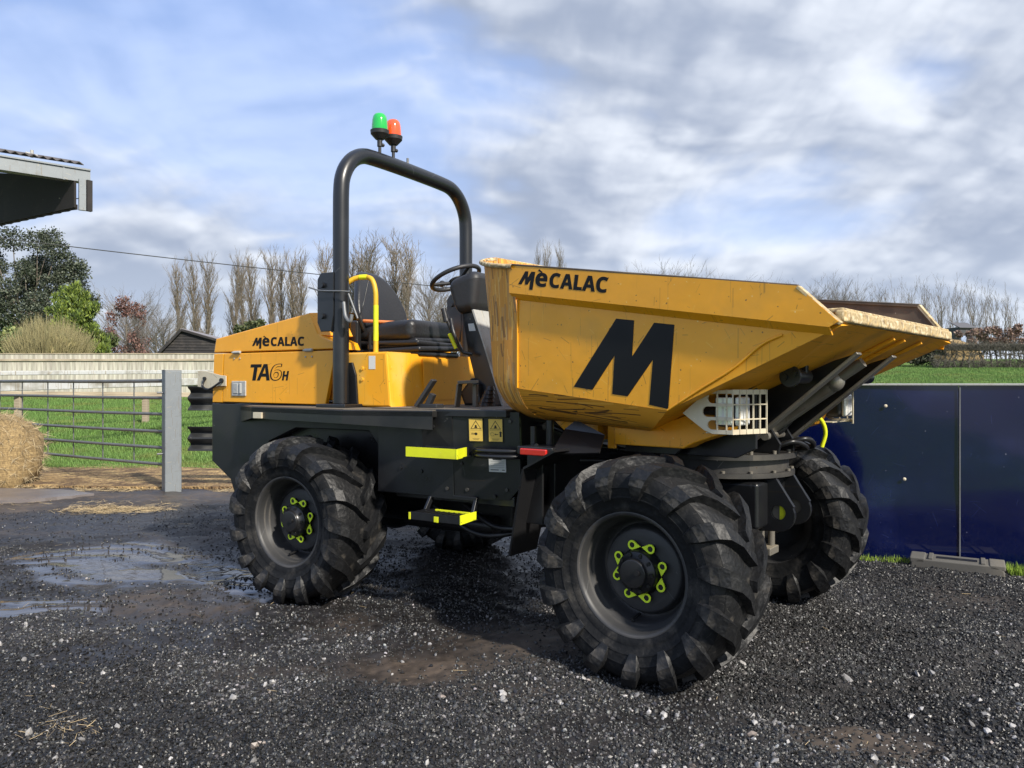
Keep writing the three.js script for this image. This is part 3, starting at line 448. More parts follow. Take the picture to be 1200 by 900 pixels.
const seat = part('seat', (() => {
  const g = new RoundedBoxGeometry(0.54, 0.12, 0.52, 6, 0.055); const p = g.attributes.position;
  for (let i = 0; i < p.count; i++) { const x = p.getX(i), z = p.getZ(i); if (p.getY(i) > 0) p.setY(i, p.getY(i) + 0.02 * (Math.abs(z) / 0.26) ** 2 + 0.02 * sstep(0.1, 0.27, x) - 0.012 * Math.exp(-((x + 0.05) ** 2) * 60)); }
  g.computeVertexNormals(); return [g.translate(-1.10, 1.71, 0.10)];
})(), M.vinyl, 'rear');
sub('seat_bellows', [0, 1, 2, 3, 4].map((i) => { const g = new RoundedBoxGeometry(0.52 + (i % 2) * 0.05 + i * 0.012, 0.036, 0.47 + (i % 2) * 0.045, 6, 0.017); const p = g.attributes.position; for (let k = 0; k < p.count; k++) p.setY(k, p.getY(k) + 0.012 * Math.sin(p.getX(k) * 15 + i * 1.3) + 0.009 * Math.sin(p.getZ(k) * 19 + i * 2)); g.computeVertexNormals(); return g.translate(-1.07, 1.668 - i * 0.025, 0.10); }), M.vinyl, seat);
part('seat_backrest', (() => {
  const g = new THREE.SphereGeometry(1, 48, 36), p = g.attributes.position, sg = (v, e) => Math.sign(v) * Math.abs(v) ** e;
  for (let i = 0; i < p.count; i++) { const X = sg(p.getX(i), 0.8), Y = sg(p.getY(i), 0.62), Z = sg(p.getZ(i), 0.62), t = (Y + 1) / 2, w = 0.265 * (1 - 0.34 * sstep(0.35, 1.0, t)); const z = Z * w; p.setXYZ(i, X * 0.055 + 0.075 * Math.abs(Z) ** 2.2 * (1 - 0.45 * t) - 0.12 * t + 0.02 * Math.sin(t * 3.1), Y * 0.25, z); }
  g.computeVertexNormals(); return [g.translate(-1.30, 1.925, 0.15)];
})(), M.vinyl, 'rear');
part('seat_belt', tube([[-1.28, 1.80, 0.38], [-1.2, 1.795, 0.375], [-1.05, 1.785, 0.30], [-0.92, 1.785, 0.12]], 0.011), M.belt, 'rear');
part('belt_reel', [box(-1.33, -1.26, 1.56, 1.80, 0.37, 0.42, 0.015), rod([-1.20, 1.56, 0.36], [-1.19, 1.72, 0.36], 0.014), rod([-1.19, 1.60, 0.36], [-1.19, 1.63, 0.36], 0.025), box(-1.34, -1.10, 1.562, 1.575, 0.28, 0.45)], M.hub, 'rear');
part('near_grab_rail', [tube([[-1.13, 2.02, 0.66], [-1.09, 2.05, 0.63], [-1.03, 2.06, 0.60], [-0.97, 2.04, 0.60], [-0.94, 1.97, 0.60], [-0.935, 1.85, 0.60], [-0.935, 1.55, 0.60]], 0.0165, 60)], M.railYellow, 'rear');
part('rail_tape', [rod([-0.935, 1.64, 0.60], [-0.935, 1.87, 0.60], 0.0175), rod([-1.06, 2.058, 0.615], [-1.01, 2.058, 0.60], 0.0176)], M.hivis, 'rear');
part('far_grab_rail', [tube([[-1.1, 2.04, -0.62], [-0.97, 2.05, -0.60], [-0.90, 2.0, -0.60], [-0.84, 1.85, -0.60], [-0.76, 1.56, -0.60]], 0.0165, 50)], M.railYellow, 'rear');
// steering column
part('steering_column', [prism([[-0.62, 1.86], [-0.50, 1.86], [-0.43, 1.62], [-0.27, 1.213], [-0.45, 1.213], [-0.50, 1.36], [-0.56, 1.56]], -0.085, 0.085, 0.008), prism([[-0.60, 1.30], [-0.56, 1.213], [-0.42, 1.213], [-0.45, 1.36], [-0.51, 1.40]], 0.02, 0.14, 0.02)], M.black, 'rear');
part('column_front_plate', slab([[-0.485, 1.86, 0.14], [-0.40, 1.64, 0.14], [-0.235, 1.213, 0.16], [-0.235, 1.213, -0.16], [-0.40, 1.64, -0.14], [-0.485, 1.86, -0.14]], 0.012), M.galvDull, 'rear');
part('column_label', slab([[-0.5625, 1.77, 0.0875], [-0.553, 1.72, 0.0875], [-0.50, 1.72, 0.0875], [-0.515, 1.77, 0.0875]].reverse().map((p) => p), -0.001), std({ color: rgb(0.6, 0.6, 0.58), roughness: 0.5 }), 'rear');
part('console', (() => { const g = new RoundedBoxGeometry(0.25, 0.27, 0.28, 6, 0.06), p = g.attributes.position; for (let i = 0; i < p.count; i++) { const x = p.getX(i), y = p.getY(i); if (y < 0) p.setX(i, x * (0.9 + y * 2.2) - 0.005 - (x < 0 ? 0.03 * y : 0)); else p.setY(i, y - (x < 0 ? 0.25 * -x : -0.08 * x)); p.setZ(i, p.getZ(i) * (1 - 0.5 * Math.max(0, -y))); } g.computeVertexNormals(); return [g.rotateZ(0.12).translate(-0.575, 1.975, 0)]; })(), M.blackPlastic, 'rear');
{
  const place = (g) => g.rotateX(Math.PI / 2).rotateZ(0.42).translate(-0.72, 2.10, 0.01);
  const sw = part('steering_wheel', place(new THREE.TorusGeometry(0.175, 0.0155, 14, 56)), M.blackPlastic, 'rear');
  sub('spoke', [0.3, 2.4, 4.5].map((a) => place(rod([0.03 * Math.cos(a), 0.03 * Math.sin(a), 0.03], [0.168 * Math.cos(a), 0.168 * Math.sin(a), 0], 0.013))), M.blackPlastic, sw);
  sub('boss', place(new THREE.CylinderGeometry(0.045, 0.055, 0.06, 20).rotateX(Math.PI / 2).translate(0, 0, 0.04)), M.blackPlastic, sw);
  sub('spinner_knob', place(join([new THREE.SphereGeometry(0.024, 16, 12).translate(-0.155, -0.06, -0.045), rod([-0.155, -0.06, 0], [-0.155, -0.06, -0.04], 0.009)])), M.blackPlastic, sw);
  part('steering_shaft', rod([-0.70, 2.06, 0.01], [-0.60, 1.9, 0.01], 0.03), M.hub, 'rear');
}
part('accelerator_pedal', [bar([-0.52, 1.225, 0.70], [-0.42, 1.385, 0.66], 0.09, 0.02, [0, 1, 0]), bar([-0.46, 1.215, 0.68], [-0.42, 1.30, 0.67], 0.05, 0.03), box(-0.50, -0.36, 1.213, 1.24, 0.64, 0.72)], M.blackPlastic, 'rear');
part('brake_pedal', [bar([-0.42, 1.215, 0.42], [-0.40, 1.36, 0.42], 0.05, 0.014, [1, 0, 0]), bar([-0.40, 1.37, 0.44], [-0.30, 1.375, 0.36], 0.10, 0.02), bar([-0.32, 1.215, 0.36], [-0.32, 1.36, 0.36], 0.03, 0.03, [1, 0, 0])], M.dustySteel, 'rear');
part('lever_boot', [0, 1, 2, 3, 4].map((i) => new THREE.CylinderGeometry(0.05 - i * 0.007, 0.06 - i * 0.007, 0.025, 16).translate(-0.33 + i * 0.008, 1.23 + i * 0.026, 0.22)), M.vinyl, 'rear');
part('control_lever', [rod([-0.60, 1.62, 0.16], [-0.66, 1.80, 0.20], 0.012), rod([-0.66, 1.78, 0.20], [-0.68, 1.87, 0.21], 0.022, 0.018), tube([[-0.64, 1.80, 0.18], [-0.60, 1.70, 0.2], [-0.56, 1.58, 0.16], [-0.50, 1.56, 0.13]], 0.012)], M.vinyl, 'rear');
part('control_stripe', rod([-0.645, 1.70, 0.185], [-0.60, 1.60, 0.17], 0.016), M.hivis, 'rear');

// --- roll bar
{
  const pts = [[-1.13, 1.235, 0.715], [-1.13, 1.8, 0.715], [-1.13, 2.40, 0.715], [-1.13, 2.62, 0.712]];
  const arc = (sgn) => Array.from({ length: 7 }, (_, i) => { const a = i / 6 * Math.PI / 2; return [-1.13, 2.62 + 0.28 * Math.sin(a), sgn * (0.432 + 0.28 * Math.cos(a))]; });
  const path = [V(...pts[0]), V(...pts[1]), V(...pts[2]), ...arc(1).map((p) => V(...p)), ...arc(-1).reverse().map((p) => V(...p)), V(-1.13, 2.40, -0.715), V(-1.13, 1.8, -0.715), V(-1.13, 1.235, -0.715)];
  const ro = part('roll_bar', new THREE.TubeGeometry(new THREE.CatmullRomCurve3(path, false, 'centripetal'), 160, 0.052, 20), M.ropsPaint, 'rear');
  both((s) => {
    sub('base_plate', [box(-1.25, -1.0, 1.208, 1.232, s > 0 ? 0.61 : -0.82, s > 0 ? 0.82 : -0.61), prism([[-1.225, 1.232], [-1.03, 1.232], [-1.045, 1.42], [-1.075, 1.50], [-1.17, 1.50], [-1.19, 1.42]], s > 0 ? 0.655 : -0.672, s > 0 ? 0.672 : -0.655, 0.003)], M.ropsPaint, ro);
    sub('hinge_plate', [prism([[-1.28, 1.76], [-1.25, 1.70], [-1.16, 1.70], [-1.14, 1.80], [-1.14, 2.08], [-1.25, 2.08], [-1.28, 2.04]], s > 0 ? 0.66 : -0.68, s > 0 ? 0.68 : -0.66, 0.003), prism([[-1.28, 1.76], [-1.25, 1.70], [-1.16, 1.70], [-1.14, 1.80], [-1.14, 2.08], [-1.25, 2.08], [-1.28, 2.04]], s > 0 ? 0.755 : -0.775, s > 0 ? 0.775 : -0.755, 0.003), rod([-1.23, 1.80, 0.64 * s], [-1.23, 1.80, 0.795 * s], 0.018), rod([-1.23, 2.0, 0.64 * s], [-1.23, 2.0, 0.795 * s], 0.018)], M.ropsPaint, ro);
  });
  sub('locking_pin', [tube([[-1.33, 1.99, 0.80], [-1.24, 1.965, 0.80], [-1.06, 1.95, 0.79], [-1.0, 1.945, 0.77]], 0.005), rod([-1.06, 1.94, 0.72], [-1.0, 1.78, 0.70], 0.007), tube([[-1.05, 1.88, 0.775], [-1.02, 1.78, 0.785], [-0.985, 1.755, 0.785], [-0.975, 1.80, 0.78]], 0.012)], M.tubeSteel, ro);
  sub('pin_lanyard', tube([[-0.99, 2.03, 0.61], [-0.985, 1.95, 0.64], [-0.975, 1.86, 0.68], [-0.985, 1.79, 0.70]], 0.004), M.hub, ro);
  sub('bracket_stud', rod([-1.13, 2.95, 0.03], [-1.13, 2.995, 0.03], 0.009), M.tubeSteel, ro);
  for (const [z, mat, n] of [[0.335, M.beaconGreen, 'green_beacon'], [0.19, M.beaconAmber, 'amber_beacon']]) {
    const b = part(n, [rod([-1.13, 2.94, z], [-1.13, 3.02, z], 0.011), rod([-1.13, 3.0, z], [-1.13, 3.05, z], 0.018), new THREE.CylinderGeometry(0.062, 0.03, 0.035, 28).translate(-1.13, 3.066, z), new THREE.CylinderGeometry(0.065, 0.062, 0.025, 28).translate(-1.13, 3.096, z), new THREE.SphereGeometry(0.013, 10, 8).translate(-1.115, 3.01, z - 0.015)], M.blackPlastic, 'rear');
    sub('lens', new THREE.LatheGeometry([[0.055, 0], [0.056, 0.02], [0.052, 0.07], [0.046, 0.098], [0.035, 0.113], [0.018, 0.12], [0, 0.122]].map((p) => new THREE.Vector2(...p)), 32).translate(-1.13, 3.108, z), mat, b);
  }
}

// --- hoses, cables and bolts around the joint
for (const p of [[[-0.05, 1.05, 0.45], [0.25, 1.12, 0.48], [0.50, 1.02, 0.42], [0.75, 0.98, 0.35]], [[-0.05, 0.95, 0.50], [0.22, 0.90, 0.56], [0.50, 0.93, 0.50], [0.75, 0.92, 0.38]], [[0.1, 1.1, 0.3], [0.3, 1.22, 0.36], [0.55, 1.1, 0.34], [0.8, 1.0, 0.3]], [[-0.3, 0.62, 0.5], [0.0, 0.52, 0.6], [0.25, 0.55, 0.55], [0.5, 0.65, 0.45]], [[-0.5, 0.60, 0.55], [-0.1, 0.47, 0.62], [0.15, 0.50, 0.5]]]) part('hydraulic_hose', tube(p, 0.016, 30, 8), M.hub, 'rear');
part('hose_fitting', [rod([0.24, 1.115, 0.48], [0.30, 1.105, 0.478], 0.023, 0.023, 8), rod([0.20, 0.902, 0.555], [0.26, 0.90, 0.558], 0.023, 0.023, 8)], M.dustySteel, 'rear');
part('steering_ram', [rod([-0.1, 0.70, 0.42], [0.35, 0.70, 0.40], 0.04), rod([0.35, 0.70, 0.40], [0.6, 0.70, 0.36], 0.02)], M.steel, 'rear');
part('panel_bolt', [[-0.25, 1.15], [-0.25, 0.75], [0.15, 1.15], [0.12, 0.76], [-0.12, 0.75], [-0.15, 0.90]].map(([x, y]) => boltGeo(x, y, 0.783 - Math.max(0, x + 0.2) * 0.2 - (1.2 - y) * 0.05, 0.011, 0.014)), M.ringSteel, 'rear');
// --- front chassis
part('front_chassis', [box(0.1, 0.75, 0.60, 0.86, -0.30, 0.30, 0.02), box(0.7, 1.50, 0.62, 0.86, -0.28, 0.28, 0.02), box(0.20, 0.55, 0.50, 0.96, -0.16, 0.16, 0.02), box(0.36, 0.55, 0.70, 0.99, -0.70, 0.70), box(0.40, 0.52, 0.62, 0.95, 0.42, 0.70), rod([0.46, 0.98, 0.62], [0.46, 1.16, 0.62], 0.022)], M.black, 'front');
part('front_axle', [rod([1.2, 0.5, -0.8], [1.2, 0.5, 0.8], 0.09, 0.09, 20), new THREE.SphereGeometry(0.2, 20, 14).translate(1.2, 0.5, 0), box(1.08, 1.32, 0.5, 0.7, -0.3, 0.3)], M.hub, 'front');
both((s) => {
  const mg = part('mudguard', [slab([[0.52, 0.92, 0.94], [0.52, 0.92, 0.66], [0.40, 0.45, 0.66], [0.40, 0.45, 0.90]].map(([x, y, z]) => [x, y, z * s]), -0.012 * s), slab([[0.72, 1.02, 0.95], [0.72, 1.02, 0.66], [0.52, 0.92, 0.66], [0.52, 0.92, 0.94]].map(([x, y, z]) => [x, y, z * s]), -0.012 * s), prism([[0.40, 0.62], [0.52, 0.93], [0.55, 0.95], [0.55, 0.62]], s > 0 ? 0.80 : -0.815, s > 0 ? 0.815 : -0.80, 0.003)], M.hub, 'front');
  const lb = part('marker_lamp_bracket', [box(0.40, 0.63, 0.985, 1.03, s > 0 ? 0.66 : -0.84, s > 0 ? 0.84 : -0.66), slab([[0.60, 1.12, 0.68], [0.62, 1.0, 0.84], [0.90, 1.02, 0.82], [0.86, 1.10, 0.70], [0.66, 1.17, 0.66]].map(([x, y, z]) => [x, y, z * s]), 0.008 * s), rod([0.42, 1.03, 0.72 * s], [0.42, 1.13, 0.72 * s], 0.016), boltGeo(0.5, 1.035, 0.8 * s, 0.01)], M.black, 'front');
  sub('red_marker_lamp', box(0.43, 0.60, 0.985, 1.02, s > 0 ? 0.838 : -0.856, s > 0 ? 0.856 : -0.838, 0.006), M.red, lb);
});
const lug = (z) => {
  const pts = [[1.18, 0.875], [1.545, 0.875], [1.56, 0.85], [1.635, 0.735]]; for (let i = 0; i <= 8; i++) { const a = 0.45 - i / 8 * 2.2; pts.push([1.55 + 0.09 * Math.cos(a), 0.69 + 0.09 * Math.sin(a)]); } pts.push([1.3, 0.58], [1.18, 0.58]);
  return prism(pts, z - 0.012, z + 0.012, 0.003, [circle(1.555, 0.70, 0.04, 24).reverse()]);
};
const tow = part('front_lug_plate', lug(0.13), M.black, 'front'); part('front_lug_plate', lug(-0.13), M.black, 'front');
sub('lug_bush', [0.11].map((z) => new THREE.CylinderGeometry(0.041, 0.041, 0.018, 24).rotateX(Math.PI / 2).translate(1.555, 0.70, z)), M.dustySteel, tow);
part('lug_paint_lit_half', new THREE.CylinderGeometry(0.037, 0.037, 0.006, 24, 1, false, 0, Math.PI).rotateX(Math.PI / 2).translate(1.557, 0.70, 0.124), M.hivis, 'front');  // yellow paint mark kept to its sunlit half; the shaded half is cut away
part('lug_bush', new THREE.CylinderGeometry(0.041, 0.041, 0.018, 24).rotateX(Math.PI / 2).translate(1.555, 0.70, -0.15), M.dustySteel, 'front');
part('slew_valve', [box(1.36, 1.48, 0.60, 0.84, -0.1, 0.1, 0.015), rod([1.42, 0.48, 0.05], [1.42, 0.6, 0.05], 0.03), rod([1.47, 0.48, 0.0], [1.47, 0.6, 0.0], 0.018), rod([1.38, 0.5, 0.08], [1.38, 0.6, 0.08], 0.02), box(1.36, 1.5, 0.46, 0.50, -0.03, 0.10)], M.dustySteel, 'front');
part('serial_plate', box(1.49, 1.496, 0.78, 0.85, -0.09, -0.03, 0.001), M.galv, 'front');
const ring = part('turntable', [new THREE.CylinderGeometry(0.385, 0.385, 0.028, 64).translate(1.2, 0.985, 0), new THREE.CylinderGeometry(0.345, 0.345, 0.07, 64).translate(1.2, 0.935, 0), new THREE.CylinderGeometry(0.375, 0.375, 0.025, 64).translate(1.2, 0.89, 0)], M.ringSteel, 'front');
for (let i = 0; i < 16; i++) { const a = i / 16 * 6.283; sub('ring_bolt', [rod([1.2 + 0.362 * Math.cos(a), 0.995, 0.362 * Math.sin(a)], [1.2 + 0.362 * Math.cos(a), 1.016, 0.362 * Math.sin(a)], 0.011, 0.011, 6), rod([1.2 + 0.36 * Math.cos(a), 0.90, 0.36 * Math.sin(a)], [1.2 + 0.36 * Math.cos(a), 0.914, 0.36 * Math.sin(a)], 0.011, 0.011, 6)], M.dustySteel, ring); }

// --- skip carrier, ram, lamps
both((s) => {
  const c = part('carrier_web', prism([[-0.55, 1.002], [0.22, 1.002], [0.80, 1.50], [0.70, 1.47], [0.10, 1.21], [-0.2, 1.12], [-0.55, 1.10]], s > 0 ? 0.26 : -0.28, s > 0 ? 0.28 : -0.26, 0.003), M.black, 'skip');
  sub('web_flange', [bar([0.21, 1.002, 0.27 * s], [0.81, 1.503, 0.27 * s], 0.06, 0.016, [0, 1, 0]), bar([-0.55, 1.008, 0.27 * s], [0.25, 1.008, 0.27 * s], 0.10, 0.014)].map((g) => g), M.steel, c);
});
both((s) => part('inner_web', prism([[-0.30, 1.002], [0.0, 1.002], [0.52, 1.44], [0.50, 1.39], [0.05, 1.19], [-0.3, 1.12]], s > 0 ? 0.50 : -0.52, s > 0 ? 0.52 : -0.50, 0.003), M.black, 'skip'));
part('lamp_backing', prism([[-0.15, 1.0], [0.30, 1.0], [0.40, 1.05], [0.40, 1.34], [0.1, 1.2], [-0.15, 1.1]], 0.44, 0.46, 0.003), M.black, 'skip');
part('tipping_ram', [rod([0.12, 1.04, 0], [0.58, 1.36, 0], 0.052, 0.052, 20), rod([0.58, 1.36, 0], [0.74, 1.47, 0], 0.03), new THREE.SphereGeometry(0.055, 18, 12).translate(0.60, 1.375, 0)], M.steel, 'skip');
const ramPivot = part('ram_pivot', [prism([[0.10, 1.002], [0.36, 1.002], [0.37, 1.05], [0.28, 1.19], [0.22, 1.20], [0.18, 1.15]], 0.085, 0.105, 0.003), prism([[0.10, 1.002], [0.36, 1.002], [0.37, 1.05], [0.28, 1.19], [0.22, 1.20], [0.18, 1.15]], -0.105, -0.085, 0.003)], M.black, 'skip');
sub('pivot_bolt', [rod([0.30, 1.09, 0.10], [0.30, 1.09, 0.135], 0.022), rod([0.22, 1.05, 0.10], [0.22, 1.05, 0.125], 0.019), rod([0.30, 1.09, -0.135], [0.30, 1.09, 0.1], 0.018)], M.steel, ramPivot);
part('hose', [tube([[0.24, 1.05, 0.0], [0.34, 1.13, -0.02], [0.38, 1.22, -0.06], [0.30, 1.30, -0.1], [0.2, 1.25, -0.12]], 0.014), tube([[0.26, 1.02, -0.05], [0.42, 1.07, -0.1], [0.40, 1.02, -0.25], [0.2, 1.02, -0.3]], 0.014), tube([[0.3, 1.02, 0.06], [0.40, 1.06, 0.02], [0.42, 1.02, -0.12], [0.3, 1.01, -0.2]], 0.013)], M.hub, 'skip');
part('yellow_hose', tube([[0.30, 1.20, -0.36], [0.34, 1.19, -0.42], [0.37, 1.15, -0.47], [0.38, 1.08, -0.50], [0.36, 1.0, -0.5]], 0.012), M.hivis, 'skip');
part('skip_hinge', [rod([0.60, 1.395, 0.36], [0.60, 1.395, 0.54], 0.034), rod([0.60, 1.395, -0.54], [0.60, 1.395, -0.36], 0.034), prism(circle(0.60, 1.395, 0.05), 0.535, 0.55, 0.003), box(0.57, 0.63, 1.395, 1.45, 0.40, 0.43), boltGeo(0.58, 1.39, 0.555, 0.013), boltGeo(0.625, 1.405, 0.555, 0.011)], M.hub, 'skip');
function lampGuard(s) {
  const zz = (a, b) => (s > 0 ? [a, b] : [-b, -a]), y0 = 1.135, y1 = 1.335, xf = 0.505, b = 0.005, g = [];
  const face = [[0.19, 1.225], [0.32, y1 - 0.005], [0.44, y1], [0.44, y0], [0.34, y0], [0.30, 1.15]];
  const slot = (ya, yb, xa, xb) => { const r = (yb - ya) / 2, cy = (ya + yb) / 2, p = [[xb, ya], [xb, yb]]; for (let i = 0; i <= 8; i++) { const a = Math.PI / 2 + i / 8 * Math.PI; p.push([xa + r + r * Math.cos(a), cy + r * Math.sin(a)]); } return p.reverse(); };
  g.push(prism(face, ...zz(0.775, 0.783), 0.001, [slot(1.272, 1.318, 0.315, 0.437), slot(1.21, 1.26, 0.29, 0.437), slot(1.153, 1.198, 0.315, 0.437)]));
  for (const x of [0.36, 0.405]) g.push(box(x, x + 0.006, y0, y1, ...zz(0.775, 0.783), 0.001));
  const P = (x, y, z) => [x, y, z * s];
  for (const [ya, yb] of [[y0, y0 + 0.022], [y1 - 0.022, y1]]) g.push(slab([P(0.438, yb, 0.783), P(0.438, ya, 0.783), P(xf, ya, 0.58), P(xf, yb, 0.58)], 0.006 * s));
  for (let i = 1; i <= 5; i++) { const t = i / 5; g.push(bar(P(lerp(0.438, xf, t), y0, lerp(0.78, 0.58, t)), P(lerp(0.438, xf, t), y1, lerp(0.78, 0.58, t)), 0.007, 0.007, [1, 0, 0], 0.001)); }
  for (const y of [1.202, 1.268]) g.push(bar(P(0.438, y, 0.781), P(xf, y, 0.58), 0.006, 0.006, [0, 1, 0], 0.001));
  g.push(bar(P(0.30, y1, 0.77), P(0.30, y1, 0.56), 0.05, 0.006), bar(P(0.35, y0 + 0.004, 0.77), P(0.35, y0 + 0.004, 0.56), 0.1, 0.006));
  const c = part('lamp_guard', g, M.cream, 'skip');
  const lamp = part('headlamp', [box(0.32, 0.43, 1.165, 1.31, ...zz(0.62, 0.745), 0.03), rod(P(0.25, 1.235, 0.68), P(0.33, 1.235, 0.68), 0.02)], M.blackPlastic, 'skip');
  sub('lamp_lens', [box(0.425, 0.45, 1.172, 1.303, ...zz(0.626, 0.74), 0.012), box(0.34, 0.42, 1.175, 1.30, ...zz(0.743, 0.752), 0.004)], M.lens, lamp);
}
lampGuard(1); lampGuard(-1);

// --- the skip
const yTop = (x) => x < -0.78 ? 2.0 - 0.26 * (x + 0.78) : 2.0 - 0.158 * (x + 0.78), bandY = (x) => yTop(x) - 0.172;
both((s) => {
  const sz = (pts, z) => pts.map(([x, y]) => [x, y, z * s]);
  part('side_panel', slab([...sz([[-0.766, bandY(-0.775)], [-0.757, 1.337], [0.16, 1.239], [0.482, 1.426], [0.62, 1.53], [0.70, 1.562], [0.90, bandY(0.90) - 0.008], [0.80, bandY(0.80) + 0.01]], 0.866)].map(([x, y, z]) => [x, y, z]), 0.012 * s), M.skip, 'skip');
  // rim band, proud of the side, folded in at its lower edge
  const lift = s < 0 ? 0.06 : 0, P = (x, y, z) => [x, y + (y > 1.6 ? lift * sstep(-0.8, 0.6, x) * sstep(1.6, 1.75, y + (x > 0.85 ? -0.08 : 0)) : 0), z * s];
  const band = part('rim_band', [
    slab([P(-0.785, yTop(-0.785), 0.905), P(-0.785, bandY(-0.785) + 0.02, 0.905), P(0.90, bandY(0.90) + 0.02, 0.905), P(0.935, bandY(0.935) + 0.045, 0.905), P(0.775, yTop(0.775), 0.905)], 0.01 * s),
    slab([P(-0.785, bandY(-0.785) + 0.02, 0.905), P(-0.78, bandY(-0.78) - 0.012, 0.867), P(0.90, bandY(0.90) - 0.012, 0.867), P(0.90, bandY(0.90) + 0.02, 0.905)], 0.008 * s)], M.skip, 'skip');
  sub('worn_top_edge', [slab([P(-0.785, yTop(-0.785) - 0.003, 0.893), P(0.775, yTop(0.775) - 0.003, 0.888), P(0.775, yTop(0.775) - 0.006, 0.84), P(-0.785, yTop(-0.785) - 0.006, 0.84)], 0.01 * s), slab([P(0.775, yTop(0.775) - 0.003, 0.885), P(0.93, bandY(0.935) + 0.046, 0.875), P(0.92, bandY(0.935) + 0.046, 0.845), P(0.765, yTop(0.775) - 0.006, 0.845)], 0.01 * s), bar(P(-0.785, yTop(-0.785) + 0.001, 0.895), P(0.775, yTop(0.775) + 0.001, 0.891), 0.026, 0.01, [0, 1, 0])], M.inside, band);
  part('side_front_edge', [bar(P(0.772, yTop(0.772) - 0.004, 0.885), P(0.935, bandY(0.935) + 0.038, 0.875), 0.045, 0.016, [0, 1, 0])], M.lip, 'skip', 'worn pale front end of the skip side');
  part('side_inner', slab([P(-0.775, yTop(-0.775) - 0.01, 0.845), P(-0.76, 1.34, 0.845), P(0.16, 1.25, 0.845), P(0.70, 1.58, 0.845), P(0.92, bandY(0.92) + 0.05, 0.855), P(0.77, yTop(0.77) - 0.012, 0.85)].reverse(), 0.006 * s), M.inside, 'skip');
  part('lower_side_panel', patch((u, t) => { const k = t, yc = lerp(1.337, 1.239, u), yb = lerp(1.16, 1.125, u), x = lerp(lerp(-0.757, 0.16, u), lerp(-0.757, -0.08, u), k), c = Math.sin(k * Math.PI) * 0.035; return P(x, lerp(yc, yb, k) - c * 0.8, lerp(0.867, lerp(0.62, 0.64, u), k) + c); }, 10, 8, s), M.gouged, 'skip', 'lower skip side scraped by long dark gouges');
  // rear corner: one rounded sheet from the side round to the back and under
  part('rear_corner_panel', patch((u, t) => {
    const a = u * Math.PI / 2, top = lerp(yTop(-0.78), yTop(-1.18) + 0.01, u), y = t < 0.6 ? lerp(top, lerp(1.337, 1.45, u), t / 0.6) : 0, k = clamp((t - 0.6) / 0.4), c = Math.sin(k * Math.PI) * 0.035 * (1 - u);
    const cx = -0.757, cz = 0.62, rx = lerp(0.385 - 0.075 * clamp(t / 0.6), 0.15, lerp(k * k, k, 0.35)), rz = lerp(0.248, 0.0, k), yy = t < 0.6 ? y : lerp(lerp(1.337, 1.45, u), lerp(1.16, 1.178, u), lerp(k, Math.sin(k * Math.PI / 2), u)) - c * 0.8;
    return P(cx - rx * Math.sin(a) ** 0.8, yy, cz + rz * Math.cos(a) ** 0.8 + c + (t < 0.3 ? 0.036 * (1 - t / 0.3) * (1 - u) : 0));
  }, 14, 24, s), M.worn, 'skip', 'rear skip corner rubbed to streaked bare metal');
  { const arc = Array.from({ length: 9 }, (_, i) => { const a = i / 8 * Math.PI / 2, u = i / 8; return V(...P(-0.757 - 0.392 * Math.sin(a) ** 0.8, lerp(yTop(-0.78), yTop(-1.18) + 0.01, u) - 0.012, 0.62 + 0.29 * Math.cos(a) ** 0.8)); }); part('rear_corner_rim', new THREE.TubeGeometry(new THREE.CatmullRomCurve3(arc), 24, 0.013, 8), M.lip, 'skip'); }
  part('weld_bead', [tube([P(0.16, 1.239, 0.868), P(0.32, 1.333, 0.869), P(0.482, 1.426, 0.869), P(0.62, 1.53, 0.869), P(0.70, 1.562, 0.868)], 0.006, 40, 6), tube([P(-0.757, 1.82, 0.869), P(-0.757, 1.6, 0.869), P(-0.757, 1.34, 0.869)], 0.005, 30, 6)], M.skip, 'skip');
  // front underside: flank and ramp
  part('front_flank', [slab([P(0.16, 1.239, 0.866), P(-0.08, 1.125, 0.64), P(0.62, 1.44, 0.55), P(0.92, 1.60, 0.70), P(0.935, bandY(0.935) + 0.03, 0.87), P(0.70, 1.562, 0.866)], 0.01 * s)], M.skipUnder, 'skip');
});
part('rear_panel', [slab([[-1.142, 2.105, 0.62], [-1.142, 2.105, -0.62], [-1.067, 1.45, -0.62], [-1.067, 1.45, 0.62]], 0.012), slab([[-1.067, 1.45, 0.62], [-1.067, 1.45, -0.62], [-1.01, 1.28, -0.62], [-1.01, 1.28, 0.62]], 0.012), slab([[-1.01, 1.28, 0.62], [-1.01, 1.28, -0.62], [-0.92, 1.18, -0.62], [-0.92, 1.18, 0.62]], 0.012)], M.worn, 'skip');
part('rear_rim', bar([-1.147, 2.088, 0.63], [-1.147, 2.088, -0.63], 0.025, 0.05), M.lip, 'skip');
part('skip_floor', [slab([[-0.92, 1.18, 0.62], [-0.92, 1.18, -0.62], [-0.76, 1.16, -0.62], [-0.76, 1.16, 0.62]], 0.012), slab([[-0.76, 1.16, 0.62], [-0.76, 1.16, -0.62], [-0.08, 1.125, -0.64], [-0.08, 1.125, 0.64]], 0.012)], M.skipUnder, 'skip');
const ramp = part('front_ramp', [slab([[-0.08, 1.125, 0.64], [-0.08, 1.125, -0.64], [0.62, 1.44, -0.55], [0.62, 1.44, 0.55]], 0.012), slab([[0.62, 1.44, 0.55], [0.62, 1.44, -0.55], [0.92, 1.60, -0.70], [0.92, 1.60, 0.70]], 0.012)], M.skipUnder, 'skip');
